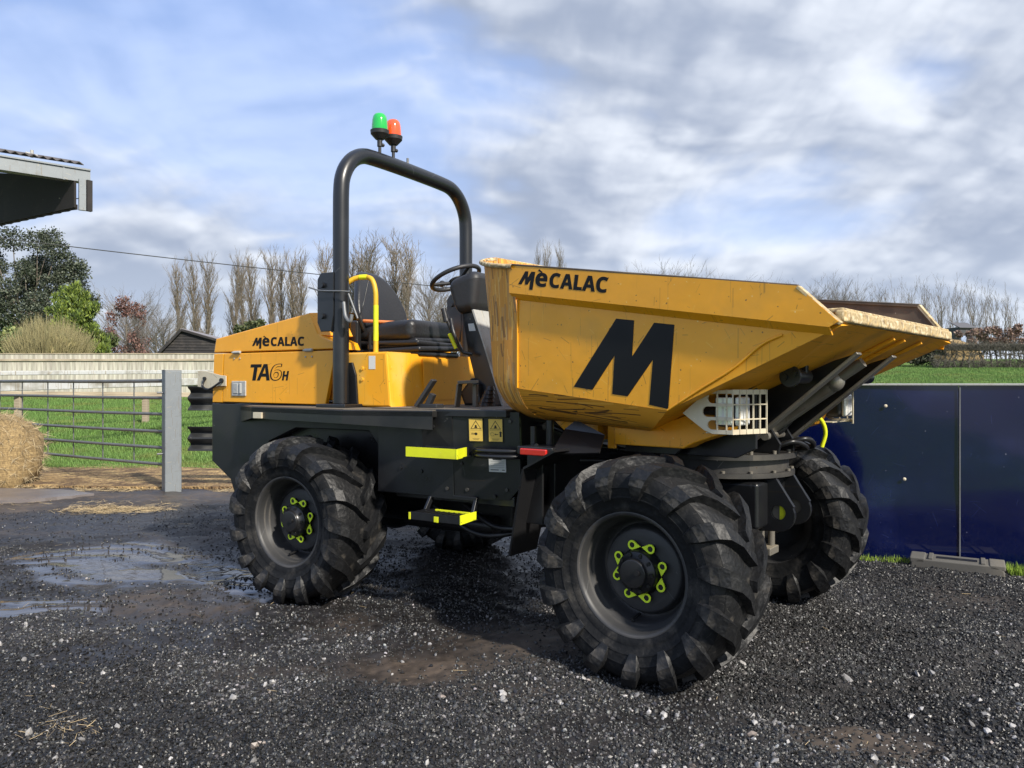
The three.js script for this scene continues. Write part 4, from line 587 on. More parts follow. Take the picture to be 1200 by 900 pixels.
sub('ramp_rib', [bar([0.50, 1.372, -0.42], [0.90, 1.575, -0.42], 0.014, 0.018), bar([0.50, 1.372, 0.05], [0.90, 1.575, 0.05], 0.014, 0.018), bar([0.50, 1.372, -0.12], [0.90, 1.575, -0.12], 0.014, 0.018)], M.skipUnder, ramp);
part('pouring_lip', [bar([0.925, 1.628, 0.86], [0.925, 1.628, -0.86], 0.04, 0.05, [0, 1, 0], 0.012), bar([0.90, 1.652, 0.84], [0.90, 1.655, -0.84], 0.07, 0.02, [0, 1, 0], 0.008)], M.lip, 'skip', 'pouring lip caked in pale dry dirt');
both((s) => part('keel', [prism([[-0.72, 1.155], [-0.60, 1.065], [-0.42, 1.06], [-0.42, 1.16]], s > 0 ? 0.45 : -0.60, s > 0 ? 0.60 : -0.45), prism([[-0.30, 1.135], [-0.30, 1.045], [0.10, 1.045], [0.16, 1.075], [0.32, 1.13], [0.36, 1.22], [0.20, 1.235], [-0.08, 1.14]], s > 0 ? 0.50 : -0.62, s > 0 ? 0.62 : -0.50), box(-0.36, -0.31, 1.02, 1.14, s > 0 ? 0.58 : -0.60, s > 0 ? 0.60 : -0.58)], M.skip, 'skip'));

// --- lettering and stickers
const font = await new FontLoader().loadAsync('fonts/droid/droid_sans_bold.typeface.json'), fontR = await new FontLoader().loadAsync('fonts/droid/droid_sans_regular.typeface.json');
const flat = (shapes, depth = 0.0012, fat = 0) => boxUV(new THREE.ExtrudeGeometry(shapes, { depth, bevelEnabled: fat > 0, bevelSize: fat, bevelThickness: depth * 0.1, bevelSegments: 1, curveSegments: 8 }));
const poly = (pts) => new THREE.Shape(pts.map((p) => new THREE.Vector2(...p)));
const shear = (g, k) => g.applyMatrix4(new THREE.Matrix4().makeShear(0, 0, k, 0, 0, 0));
/** the maker's word: slanted M whose right leg drops, small e, then capitals; baseline at y = 0, cap height 1 */
function wordmark() {
  const out = [flat([poly([[0, 0], [0.52, 1.05], [0.78, 1.05], [0.80, 0.55], [1.06, 1.05], [1.40, 1.05], [1.34, -0.34], [1.04, -0.34], [1.06, 0.42], [0.84, 0.02], [0.62, 0.02], [0.58, 0.52], [0.30, 0]])], 0.02)];
  let x = 1.5; const put = (ch, size, gap, sx = 1) => { const g = flat(font.generateShapes(ch, size * 1.06), 0.02, 0.03); g.computeBoundingBox(); const b = g.boundingBox; g.translate(-b.min.x, 0, 0).scale(sx, 1, 1); out.push(g.translate(x, 0, 0)); x += (b.max.x - b.min.x) * sx + gap; };
  put('e', 1.22, 0.10, 1.1); out.push(flat([poly([[1.62, 1.16], [1.98, 1.0], [2.04, 1.08], [1.72, 1.28]])], 0.02));
  put('C', 1, 0.06); put('A', 1, 0.07); put('L', 1, 0.02); put('A', 1, 0.04); put('C', 1, 0);
  const g = mergeGeometries(out); g.userData.w = x; return g;
}
{
  const w = wordmark(), W = w.userData.w;
  const a = w.clone().scale(0.577 / W, 0.068, 0.06).rotateZ(-Math.atan(0.158)).translate(-0.72, yTop(-0.72) - 0.10, 0.9052 - 0.0002);
  part('skip_lettering', a, M.letter, 'skip');
  const b = w.clone().scale(0.517 / W, 0.056, 0.06).rotateZ(-0.02).translate(-2.036, 1.632, 0.6602);
  part('hood_lettering', b, M.letter, 'rear');
  const mk = [[-0.122, 1.676], [-0.02, 1.662], [-0.031, 1.49], [0.09, 1.645], [0.196, 1.63], [0.164, 1.245], [0.063, 1.263], [0.083, 1.473], [-0.056, 1.301], [-0.145, 1.311], [-0.131, 1.498], [-0.263, 1.331], [-0.379, 1.346]];
  part('skip_emblem', flat([poly(mk)], 0.0015).translate(0, 0, 0.8662), phy({ color: rgb(0.006, 0.006, 0.007), specularIntensity: 0.45, roughness: 0.5, roughnessMap: grime(0.5, 6, 88) }), 'skip');
  const T = (ch, f, size, x, y, sx, mat, z) => { const g = flat(f.generateShapes(ch, size * 1.06), 0.0012, 0.001); g.computeBoundingBox(); g.translate(-g.boundingBox.min.x, 0, 0).scale(sx, 1, 1); shear(g, 0.22); part('model_lettering', g.translate(x, y, z), mat, 'rear'); };
  T('T', font, 0.108, -2.07, 1.386, 1.35, M.letter, 0.6632); T('A', font, 0.108, -1.985, 1.386, 1.25, M.letter, 0.6632); T('6', font, 0.108, -1.858, 1.386, 1.5, M.letter, 0.6632); T('6', fontR, 0.098, -1.842, 1.391, 1.42, M.yellow, 0.6646); T('H', font, 0.06, -1.73, 1.386, 1.1, M.letter, 0.6632);
  const sticker = (kind) => canvasTex(128, 224, (c, Wd, H) => {
    c.fillStyle = '#cfae52'; c.fillRect(0, 0, Wd, H); c.strokeStyle = '#1c1a16'; c.lineWidth = 6; c.strokeRect(3, 3, Wd - 6, H - 6);
    c.lineWidth = 5; c.strokeStyle = '#2a241a'; c.beginPath(); c.moveTo(64, 26); c.lineTo(106, 100); c.lineTo(22, 100); c.closePath(); c.stroke(); c.fillStyle = '#14120e'; c.beginPath(); c.arc(64, 74, 9, 0, 7); c.fill(); c.fillRect(52, 82, 24, 12);
    c.lineWidth = 2; c.beginPath(); c.moveTo(14, 114); c.lineTo(114, 114); c.stroke();
    if (kind) { c.beginPath(); c.arc(64, 150, 13, 0, 7); c.fill(); c.fillRect(24, 142, 34, 5); c.fillRect(22, 152, 30, 4); } else { c.fillRect(98, 130, 16, 44); c.beginPath(); c.arc(106, 132, 10, 0, 7); c.fill(); c.fillRect(58, 148, 28, 6); c.beginPath(); c.moveTo(56, 151); c.lineTo(66, 142); c.lineTo(66, 160); c.fill(); c.beginPath(); c.arc(36, 150, 16, 0, 7); c.stroke(); }
    c.fillStyle = '#6a5a34'; c.fillRect(34, 192, 60, 4); c.fillRect(40, 202, 48, 4);
  });
  const plateOn = (name, x0, x1, y0, y1, t) => { const zA = (x, y) => 0.7828 - (x + 0.2) / 0.4 * (0.78 - 0.70) - (1.2 - y) / 0.505 * 0.025; const g = new THREE.BufferGeometry(); const c = [[x0, y0], [x1, y0], [x1, y1], [x0, y1]].map(([x, y]) => [x, y, zA(x, y) + 0.004]);
    const p = []; for (const i of [0, 1, 2, 0, 2, 3]) p.push(...c[i]); g.setAttribute('position', new THREE.Float32BufferAttribute(p, 3)); g.setAttribute('uv', new THREE.Float32BufferAttribute([0, 0, 1, 0, 1, 1, 0, 0, 1, 1, 0, 1], 2)); g.computeVertexNormals();
    const m = mesh(name, g, std({ map: t, roughness: 0.4 }), dumper); m.rotation.y = -31 * DEG; return m; };
  plateOn('warning_sticker', -0.10, -0.01, 1.03, 1.165, sticker(1)); plateOn('warning_sticker', 0.018, 0.108, 1.03, 1.165, sticker(0));
  plateOn('data_plate', 0.018, 0.12, 0.86, 0.94, canvasTex(128, 112, (c, Wd, H) => { c.fillStyle = '#b4b6b6'; c.fillRect(0, 0, Wd, H); c.fillStyle = '#33363a'; c.fillRect(30, 8, 66, 9); c.fillRect(12, 92, 60, 7); c.fillRect(98, 92, 20, 7); c.fillStyle = '#7c8084'; for (let i = 0; i < 4; i++) c.fillRect(14, 28 + i * 15, 100, 3); }));
}

// ------------------------------------------------------------------ left side: gate, post, barrier, bale
const at = (px, d, y = 0) => [(px - 600) / 901 * d, y, -d];     // a place d metres ahead, written down from a survey of the yard
{
  const P0 = V(-4.36, 0, -9.85), dir = V(-2.4, 0, -1.5).normalize(), ang = Math.atan2(-dir.z, dir.x);
  const post = thing('gate_post', 'square galvanised steel gate post with pale weathered faces', 'post', [-4.36, -0.05, -9.85], 0.62);
  mesh('post_tube', join([box(-0.1, 0.1, 0, 1.585, -0.1, 0.1, 0.012)]), M.gutter, post);
  mesh('post_cap', join([box(-0.104, 0.104, 1.583, 1.592, -0.104, 0.104, 0.003)]), M.galvDull, post);
  mesh('hinge_eye', join([rod([-0.10, 1.30, -0.02], [-0.17, 1.30, -0.02], 0.012), rod([-0.10, 0.52, -0.02], [-0.17, 0.52, -0.02], 0.012)]), M.tubeSteel, post);
  const gate = thing('field_gate', 'long grey tubular steel field gate with six rails beside the post', 'gate', [-4.36, 0, -9.85], ang);
  const ys = [1.40, 1.18, 0.97, 0.745, 0.535, 0.32], L = 5.2;
  ys.forEach((y, i) => mesh('rail', boxUV(tube([[0.14, y, 0], [1.7, y - 0.004, 0.004], [3.6, y + 0.003, -0.004], [L, y, 0]], i === 0 ? 0.024 : 0.02, 24)), M.tubeSteel, gate));
  for (const x of [0.86, 1.60, 2.35, 3.05, 3.8, 4.5]) mesh('stay', boxUV(join([box(x - 0.008, x + 0.008, 0.30, 1.42, 0.018, 0.030, 0.003)])), M.tubeSteel, gate);
  mesh('stile', boxUV(rod([0.14, 0.30, 0], [0.14, 1.42, 0], 0.021)), M.tubeSteel, gate); mesh('stile', boxUV(rod([L, 0.0, 0], [L, 1.42, 0], 0.021)), M.tubeSteel, gate);
  // black corrugated barrier beams running from the post behind the machine
  const bar_ = thing('crash_barrier', 'black steel crash barrier with two ribbed beams beyond the gate post', 'barrier', [-4.2, 0, -9.95], -0.06);
  const beam = (y) => { const pr = []; for (let i = 0; i <= 16; i++) { const t = i / 16; pr.push([t * 0.31, 0.045 * Math.cos(t * 4 * Math.PI)]); } const g = [];
    for (let i = 0; i < 16; i++) g.push(slab([[0.02, y + pr[i][0], pr[i][1]], [3.4, y + pr[i][0], pr[i][1]], [3.4, y + pr[i + 1][0], pr[i + 1][1]], [0.02, y + pr[i + 1][0], pr[i + 1][1]]], 0.004)); return join(g); };
  const bm = std({ map: paint([40, 41, 42], { dirt: [110, 108, 102], dirtAmt: 0.5, seed: 80, scratchCol: 'rgba(180,180,175,0.4)' }), roughness: 0.5 });
  mesh('beam', beam(1.02), bm, bar_); mesh('beam', beam(0.50), bm, bar_);
  for (const x of [1.7, 3.3]) mesh('barrier_post', join([box(x - 0.05, x + 0.05, -0.05, 1.4, -0.16, -0.06)]), M.galvDull, bar_);
}
// round bale of hay
{
  const b = thing('hay_bale', 'rounded bale of loose golden hay in front of the gate', 'hay bale', [-7.28, -0.04, -10.35], 0.4), r = rng(401);
  const g0 = new THREE.IcosahedronGeometry(1, 5); g0.deleteAttribute('normal'); g0.deleteAttribute('uv'); const g = mergeVertices(g0), p = g.attributes.position, surf = [];
  for (let i = 0; i < p.count; i++) {
    let v = V(p.getX(i), p.getY(i), p.getZ(i)); const k = 1 + (fbm(v.x * 2 + 5, v.y * 2 + v.z * 1.7, 4, 411) - 0.5) * 0.4 + (fbm(v.x * 8 + 5, v.y * 8 + v.z * 7, 3, 421) - 0.5) * 0.16;
    v = V(Math.sign(v.x) * Math.abs(v.x) ** 0.75 * 0.80, Math.sign(v.y) * Math.abs(v.y) ** 0.8 * 0.62, Math.sign(v.z) * Math.abs(v.z) ** 0.75 * 0.7).multiplyScalar(k); p.setXYZ(i, v.x, Math.max(v.y + 0.40, -0.08), v.z);
  }
  g.computeVertexNormals(); const n = g.attributes.normal;
  const hayT = tex(512, (u, v) => { const a = fbm(u * 10, v * 60, 3, 431, 10), c = fbm(u * 50, v * 20, 3, 441, 10); return mixc([0.34, 0.28, 0.19], [0.70, 0.60, 0.42], clamp(a * 0.6 + c * 0.7 - 0.1)); }, { metres: 0.5 });
  M.hay = std({ map: hayT, roughness: 0.95 });
  mesh('hay_body', boxUV(g.clone()), M.hay, b);
  const pos = [], col = [];
  for (let i = 0; i < 6500; i++) {
    const k = Math.floor(r() * p.count), o = V(p.getX(k), p.getY(k), p.getZ(k)), nn = V(n.getX(k), n.getY(k), n.getZ(k)); if (o.y < 0.0) continue;
    const d = V(r() - 0.5, r() - 0.65, r() - 0.5).addScaledVector(nn, 0.25).normalize().multiplyScalar(0.05 + r() * 0.13), w = V(r() - 0.5, r() - 0.5, r() - 0.5).cross(d).normalize().multiplyScalar(0.0025); o.addScaledVector(nn, 0.004);
    pos.push(o.x - w.x, o.y - w.y, o.z - w.z, o.x + w.x, o.y + w.y, o.z + w.z, o.x + d.x, o.y + d.y, o.z + d.z); const L = 0.35 + r() * 0.5; for (let q = 0; q < 3; q++) col.push(L * 0.72, L * 0.58, L * 0.36);
  }
  const sg = new THREE.BufferGeometry(); sg.setAttribute('position', new THREE.Float32BufferAttribute(pos, 3)); sg.setAttribute('color', new THREE.Float32BufferAttribute(col, 3)); sg.computeVertexNormals();
  mesh('hay_strands', sg, std({ vertexColors: true, roughness: 0.9, side: THREE.DoubleSide }), b).userData.kind = 'stuff';
}
// trodden straw, concrete pad
{
  const r = rng(451), strand = new THREE.BufferGeometry(); strand.setAttribute('position', new THREE.Float32BufferAttribute([-0.5, 0, -0.02, 0.5, 0, -0.02, 0.5, 0.02, 0.02, -0.5, 0, -0.02, 0.5, 0.02, 0.02, -0.5, 0.02, 0.02], 3)); strand.computeVertexNormals();
  instanced('loose_straw', strand, std({ roughness: 0.9, side: THREE.DoubleSide }), 26000, (i, p, e, s, c) => {
    let x, d, t = 0; do { const u = r(); if (u < 0.93) { x = -9 + r() * 6.2; d = 9.5 + r() * 3.4; } else if (u < 0.975) { x = -4.3 + (r() + r() - 1) * 0.7; d = 8.35 + (r() + r() - 1) * 0.3; } else if (u < 0.9768) { x = -1.75 + (r() + r() - 1) * 0.16; d = 3.02 + (r() + r() - 1) * 0.14; } else if (u < 0.996) { x = -7 + r() * 3.5; d = 8.6 + r() * 1.4; } else { const dd = 2.4 + r() * 7; x = (r() * 2 - 1) * 0.7 * dd; d = dd; } t++; }
    while (t < 8 && d > 9 && fbm(x * 1.2, d * 1.6, 3, 461) < 0.50 - 0.25 * Math.exp(-(((d - 10.9 - (x + 5.5) * -0.3) / 0.7) ** 2)));
    const l = (0.03 + r() * 0.12) * (d < 7 ? 0.45 : 1); s.set(l, l * 0.5, (0.05 + r() * 0.04) * (d < 7 ? 0.6 : 1)); p.set(x, yardY(x, d) + 0.006 + r() * 0.014, -d); e.set((r() - 0.5) * 0.3, r() * 6.28, (r() - 0.5) * 0.25);
    const L = 0.22 + r() * 0.42; c.setRGB(L, L * 0.76, L * 0.42);
  }, 'loose straw trodden into the mud by the gate', 'straw');
  const pts = []; for (let i = 0; i < 40; i++) { const a = i / 40 * 6.283, k = 1 + (fbm(Math.cos(a) * 2 + 3, Math.sin(a) * 2, 3, 471) - 0.5) * 0.3; pts.push([-7.2 + Math.cos(a) * 2.0 * k + 0.3 * Math.sin(a), -9.25 + Math.sin(a) * 0.62 * k - 0.1 * Math.cos(a)]); }
  structure('concrete_pad', boxUV(planPrism(pts, -0.01, 0.03, 0)), std({ map: tex(512, (u, v) => { const n = fbm(u * 5, v * 5, 5, 481, 5); return mixc([0.36, 0.33, 0.32], [0.50, 0.48, 0.48], n); }, { metres: 2 }), roughness: 0.5, roughnessMap: grime(0.5, 6, 91) }), 'wet pale concrete pad in front of the gate');
  // darker litter ground under the gate
  const p2 = []; for (let i = 0; i < 50; i++) { const a = i / 50 * 6.283, k = 1 + (fbm(Math.cos(a) * 2 + 13, Math.sin(a) * 2, 3, 491) - 0.5) * 0.35; p2.push([-5.6 + Math.cos(a) * 3.6 * k, -11.2 + Math.sin(a) * 1.15 * k + Math.cos(a) * 0.5]); }
  structure('straw_litter_ground', boxUV(planPrism(p2, -0.02, 0.028, 0.008)), std({ map: tex(512, (u, v) => { const n = fbm(u * 6, v * 6, 4, 495, 6), f = fbm(u * 60, v * 30, 3, 497, 30); return mixc([0.36, 0.28, 0.20], [0.80, 0.68, 0.46], clamp(n * 1.5 - 0.3 + (f - 0.5) * 0.8)); }, { metres: 1.6 }), roughness: 0.95, bumpMap: grime(1, 32, 93), bumpScale: 0.05 }), 'brown litter of trampled straw and soil under the gate');
}
// white arena rails
{
  const a = V(-10.2, 0, -12.9), b = V(-6.6, 0, -20.5), y = (p) => rise(p.x, -p.z);
  const t = thing('arena_rail', 'silver crash rails on wooden posts along the paddock edge', 'railing', [0, 0, 0]);
  const rail = (h0, h1, hh) => bar([a.x, h0, a.z], [b.x, h1, b.z], 0.04, hh, [0, 1, 0], 0.015);
  const alu = std({ map: paint([196, 198, 198], { dirt: [120, 116, 104], dirtAmt: 0.7, streaks: 120, scratches: 100, seed: 82, metres: 1.7, size: 512 }), roughness: 0.5 });
  for (const [h0, h1, hh] of [[1.53, 1.70, 0.085], [1.27, 1.47, 0.17]]) mesh('rail', join([rail(h0, h1, hh)]), alu, t);
  for (const f of [0.12, 0.62, 1]) { const p = a.clone().lerp(b, f); mesh('post', join([box(p.x + 0.02, p.x + 0.14, y(p) - 0.2, lerp(1.5, 1.66, f), p.z - 0.14, p.z - 0.03)]), M.dustySteel, t); }
  const t2 = thing('low_plank_rail', 'weathered wooden low rail below the silver crash rails', 'railing', [0, 0, 0]);
  const wood = std({ map: tex(512, (u, v) => { const n = fbm(u * 4, v * 60, 4, 501, 4); return mixc([0.50, 0.45, 0.38], [0.76, 0.71, 0.62], n); }, { metres: 1 }), roughness: 0.85 }); M.wood = wood;
  mesh('rail', join([bar([-12.5, 1.13, -18.0], [-7.4, 1.02, -23.5], 0.05, 0.13)]), wood, t2);
  for (const f of [0.1, 0.5, 0.9]) { const x = lerp(-12.5, -7.4, f), z = lerp(-18, -23.5, f); mesh('post', join([box(x - 0.07, x + 0.07, 0, 1.12, z - 0.2, z - 0.06)]), wood, t2); }
}
// board fence
{
  const t = thing('board_fence', 'tall pale close-board fence along the far side of the paddock', 'fence', [0, 0, 0]), r = rng(511), g = [], A = V(-30, 0, -33.5), B = V(-9.5, 0, -37), n = 170, dir = B.clone().sub(A).normalize(), side = V(-dir.z, 0, dir.x);
  for (let i = 0; i < n; i++) { const p = A.clone().lerp(B, (i + 0.5) / n), h = rise(p.x, -p.z); const k = new THREE.BoxGeometry(0.118, 1.84 + r() * 0.03, 0.02).rotateY(Math.atan2(-dir.z, dir.x) + (r() - 0.5) * 0.05).translate(p.x, h + 0.9, p.z); const L = 0.8 + r() * 0.4, c = new Float32Array(k.attributes.position.count * 3); for (let q = 0; q < c.length; q += 3) { c[q] = L; c[q + 1] = L * (0.97 + r() * 0.05); c[q + 2] = L * 0.96; } k.setAttribute('color', new THREE.BufferAttribute(c, 3)); g.push(k); }
  mesh('boards', join(g), std({ map: tex(256, (u, v) => { const m = fbm(u * 30, v * 3, 4, 521, 3); return mixc([0.58, 0.56, 0.52], [0.76, 0.75, 0.71], m); }, { metres: 2 }), vertexColors: true, roughness: 0.9 }), t).userData.kind = 'stuff';
  const yA = rise(A.x, -A.z), yB = rise(B.x, -B.z), f = side.clone().multiplyScalar(0.05);
  mesh('capping', join([bar([A.x, yA + 1.84, A.z], [B.x, yB + 1.84, B.z], 0.08, 0.04)]), M.wood, t);
  mesh('rail', join([bar([A.x + f.x, yA + 1.55, A.z + f.z], [B.x + f.x, yB + 1.55, B.z + f.z], 0.05, 0.09)]), M.wood, t);
  mesh('rail', join([bar([A.x + f.x, yA + 0.4, A.z + f.z], [B.x + f.x, yB + 0.4, B.z + f.z], 0.05, 0.09)]), M.wood, t);
  for (let i = 0; i <= 8; i++) { const p = A.clone().lerp(B, i / 8), h = rise(p.x, -p.z); mesh('post', join([box(p.x - 0.06, p.x + 0.06, h - 0.2, h + 1.75, p.z - 0.18, p.z - 0.06)]), M.wood, t); }
}
// barn corner, upper left
{
  const b = thing('barn_canopy', 'corner of a dark barn roof with galvanised gutter and corrugated black cladding', 'barn', [-5.55, 0, -10], 0);
  const u = V(-0.768, 0, 0.64), v = V(-0.85, 0, -0.527), K = (a, y, c = 0) => [u.x * a + v.x * c, y, u.z * a + v.z * c];
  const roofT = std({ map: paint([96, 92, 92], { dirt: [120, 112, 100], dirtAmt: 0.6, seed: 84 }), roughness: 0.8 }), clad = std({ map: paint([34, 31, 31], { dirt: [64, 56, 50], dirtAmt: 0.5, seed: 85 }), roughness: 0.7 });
  // fascia gutter
  mesh('gutter', join([slab([K(-0.06, 3.985), K(-0.06, 4.145), K(4, 4.16), K(4, 3.985)], 0.13), slab([K(-0.06, 4.14), K(-0.06, 4.16), K(4, 4.175), K(4, 4.155)], -0.02)]), M.gutter, b);
  mesh('gutter_joint', join([slab([K(0.235, 3.98), K(0.235, 4.15), K(0.255, 4.15), K(0.255, 3.98)], -0.006)]), M.gutter, b);
  // corrugated roof sheets rising away from the gutter
  const rg = []; for (let i = 0; i < 40; i++) { const a0 = i * 0.1 + 0.02, a1 = a0 + 0.05, a2 = a0 + 0.1; rg.push(slab([K(a0, 4.20, 0.0), K(a1, 4.235, 0.0), K(a1, 5.30, 4.5), K(a0, 5.265, 4.5)], 0.01), slab([K(a1, 4.235, 0.0), K(a2, 4.20, 0.0), K(a2, 5.265, 4.5), K(a1, 5.30, 4.5)], 0.01)); }
  mesh('roof_sheet', join(rg), roofT, b);
  mesh('soffit', join([slab([K(0.0, 3.99, 0.06), K(4, 3.99, 0.06), K(4, 4.9, 4.5), K(0.0, 4.9, 4.5)], 0.02)]), clad, b);
  // dark plate added behind for the shaded void under the roof, and a corrugated apron hanging lower towards the corner
  mesh('shade_backing', join([slab([K(0.13, 3.64, 0.0), K(0.13, 4.0, 0.0), K(0.13, 4.85, 4.5), K(0.13, 3.64, 4.5)], 0.03)]), clad, b);
  const cg = []; const n = 42; for (let i = 0; i < n; i++) { const c0 = i * 0.105, c1 = c0 + 0.105, o0 = 0.095 + (i % 2 ? 0.022 : 0), o1 = 0.095 + (i % 2 ? 0 : 0.022); cg.push(slab([K(o0, 3.615, c0), K(o0, 3.68 + c0 * 0.28, c0), K(o1, 3.68 + c1 * 0.28, c1), K(o1, 3.615, c1)], 0.01)); }
  mesh('cladding', join(cg), std({ map: paint([52, 44, 42], { dirt: [84, 70, 60], dirtAmt: 0.5, seed: 185 }), roughness: 0.7 }), b);
  mesh('end_post', join([slab([K(0.10, 3.60, -0.04), K(0.10, 4.0, -0.04), K(0.02, 4.0, -0.04), K(0.02, 3.60, -0.04)], 0.05)]), M.gutter, b); mesh('corner_trim', join([slab([K(0.02, 3.60, -0.045), K(0.02, 4.0, -0.045), K(-0.05, 4.0, -0.03), K(-0.05, 3.60, -0.03)], 0.05)]), clad, b);
  mesh('stay_rod', join([rod([-0.4, 3.80, -0.1], [-0.10, 3.79, -0.08], 0.006)]), M.galvDull, b);
  for (const [a, c] of [[2.2, 0.3], [3.8, 0.4], [3.8, 4.3], [1.4, 4.3]]) { const p = K(a, 0, c); mesh('barn_post', join([box(p[0] - 0.1, p[0] + 0.1, -0.1, 4.3, p[2] - 0.1, p[2] + 0.1)]), M.wood, b); }
  mesh('roof_bolt', join([rod(K(0.55, 4.22, 0.1), K(0.55, 4.31, 0.1), 0.02), rod(K(0.48, 4.25, 0.1), K(0.62, 4.27, 0.1), 0.012)]), M.galvDull, b);
}
// overhead wire and its poles
{
  const pole = (x, z, h, label) => { const t = thing('utility_pole', label, 'pole', [x, rise(x, -z) - 0.3, z]); mesh('pole_shaft', boxUV(rod([0, 0, 0], [0, h, 0], 0.13, 0.09)), M.wood, t); mesh('cross_arm', join([box(-0.5, 0.5, h - 0.35, h - 0.25, -0.05, 0.05)]), M.wood, t); return t; };
  const A = at(-130, 30, 1.36 + 187 / 901 * 30), B = at(720, 44, 1.36 + 96 / 901 * 44);
  pole(A[0], A[2], A[1] - rise(A[0], 30) + 0.3, 'wooden utility pole carrying the wire beside the barn'); pole(B[0], B[2], B[1] - rise(B[0], 44) + 0.3, 'wooden utility pole carrying the wire behind the skip');
  const pts = []; for (let i = 0; i <= 12; i++) { const t = i / 12; pts.push(V(lerp(A[0], B[0], t), lerp(A[1], B[1], t) - 0.55 * 4 * t * (1 - t) * 0.35, lerp(A[2], B[2], t))); }
  tag(mesh('overhead_wire', boxUV(new THREE.TubeGeometry(new THREE.CatmullRomCurve3(pts), 40, 0.02, 6)), std({ color: rgb(0.03, 0.03, 0.03), roughness: 0.7 }), scene), 'thin black overhead wire crossing the sky from barn to skip', 'wire');
}
// shed
{
  const s = thing('garden_shed', 'black weatherboarded shed with grey roof behind the board fence', 'shed', [-17.6, rise(-17.6, 41), -41], 0.12);
  const bw = std({ map: paint([40, 38, 38], { dirt: [74, 68, 62], dirtAmt: 0.6, seed: 86 }), roughness: 0.8 });
  for (let i = 0; i < 9; i++) { const y = 1.70 + i * 0.155, hw = (h) => [lerp(-0.95, 0, (h - 2.05) / 1.05), lerp(3.6, 0, (h - 2.05) / 1.05)], l0 = y < 2.05 ? -0.95 : hw(y)[0], r0 = y < 2.05 ? 3.6 : hw(y)[1], l1 = y + 0.16 < 2.05 ? -0.95 : hw(y + 0.16)[0], r1 = y + 0.16 < 2.05 ? 3.6 : hw(y + 0.16)[1]; if (y > 2.95) continue; mesh('weatherboard', join([slab([[l0, y, 0.04], [r0, y, 0.04], [r1, y + 0.16, 0.0], [l1, y + 0.16, 0.0]], 0.02)]), bw, s); }
  mesh('lower_wall', join([box(-0.92, 3.58, -0.1, 1.70, -0.3, -0.02)]), std({ map: tex(256, (u, v) => { const n = fbm(u * 8, v * 8, 4, 531, 8); return mixc([0.55, 0.54, 0.52], [0.68, 0.67, 0.64], n); }, { metres: 2 }), roughness: 0.9 }), s);
  mesh('side_wall', join([box(-0.92, -0.7, -0.1, 2.05, -6, -0.3), box(3.3, 3.58, -0.1, 2.05, -6, -0.3)]), bw, s);
  const rf = std({ map: paint([138, 134, 138], { dirt: [100, 96, 98], dirtAmt: 0.5, seed: 87 }), roughness: 0.8 });
  mesh('roof', join([slab([[-1.15, 1.85, 0.15], [0, 3.13, 0.15], [0, 3.13, -6], [-1.15, 1.85, -6]], -0.06), slab([[0, 3.13, 0.15], [3.9, 1.98, 0.15], [3.9, 1.98, -6], [0, 3.13, -6]], -0.06)]), rf, s);
  mesh('barge_board', join([bar([-1.16, 1.83, 0.17], [0.0, 3.1, 0.17], 0.04, 0.14), bar([0, 3.1, 0.17], [3.9, 1.95, 0.17], 0.04, 0.12)]), bw, s);
}

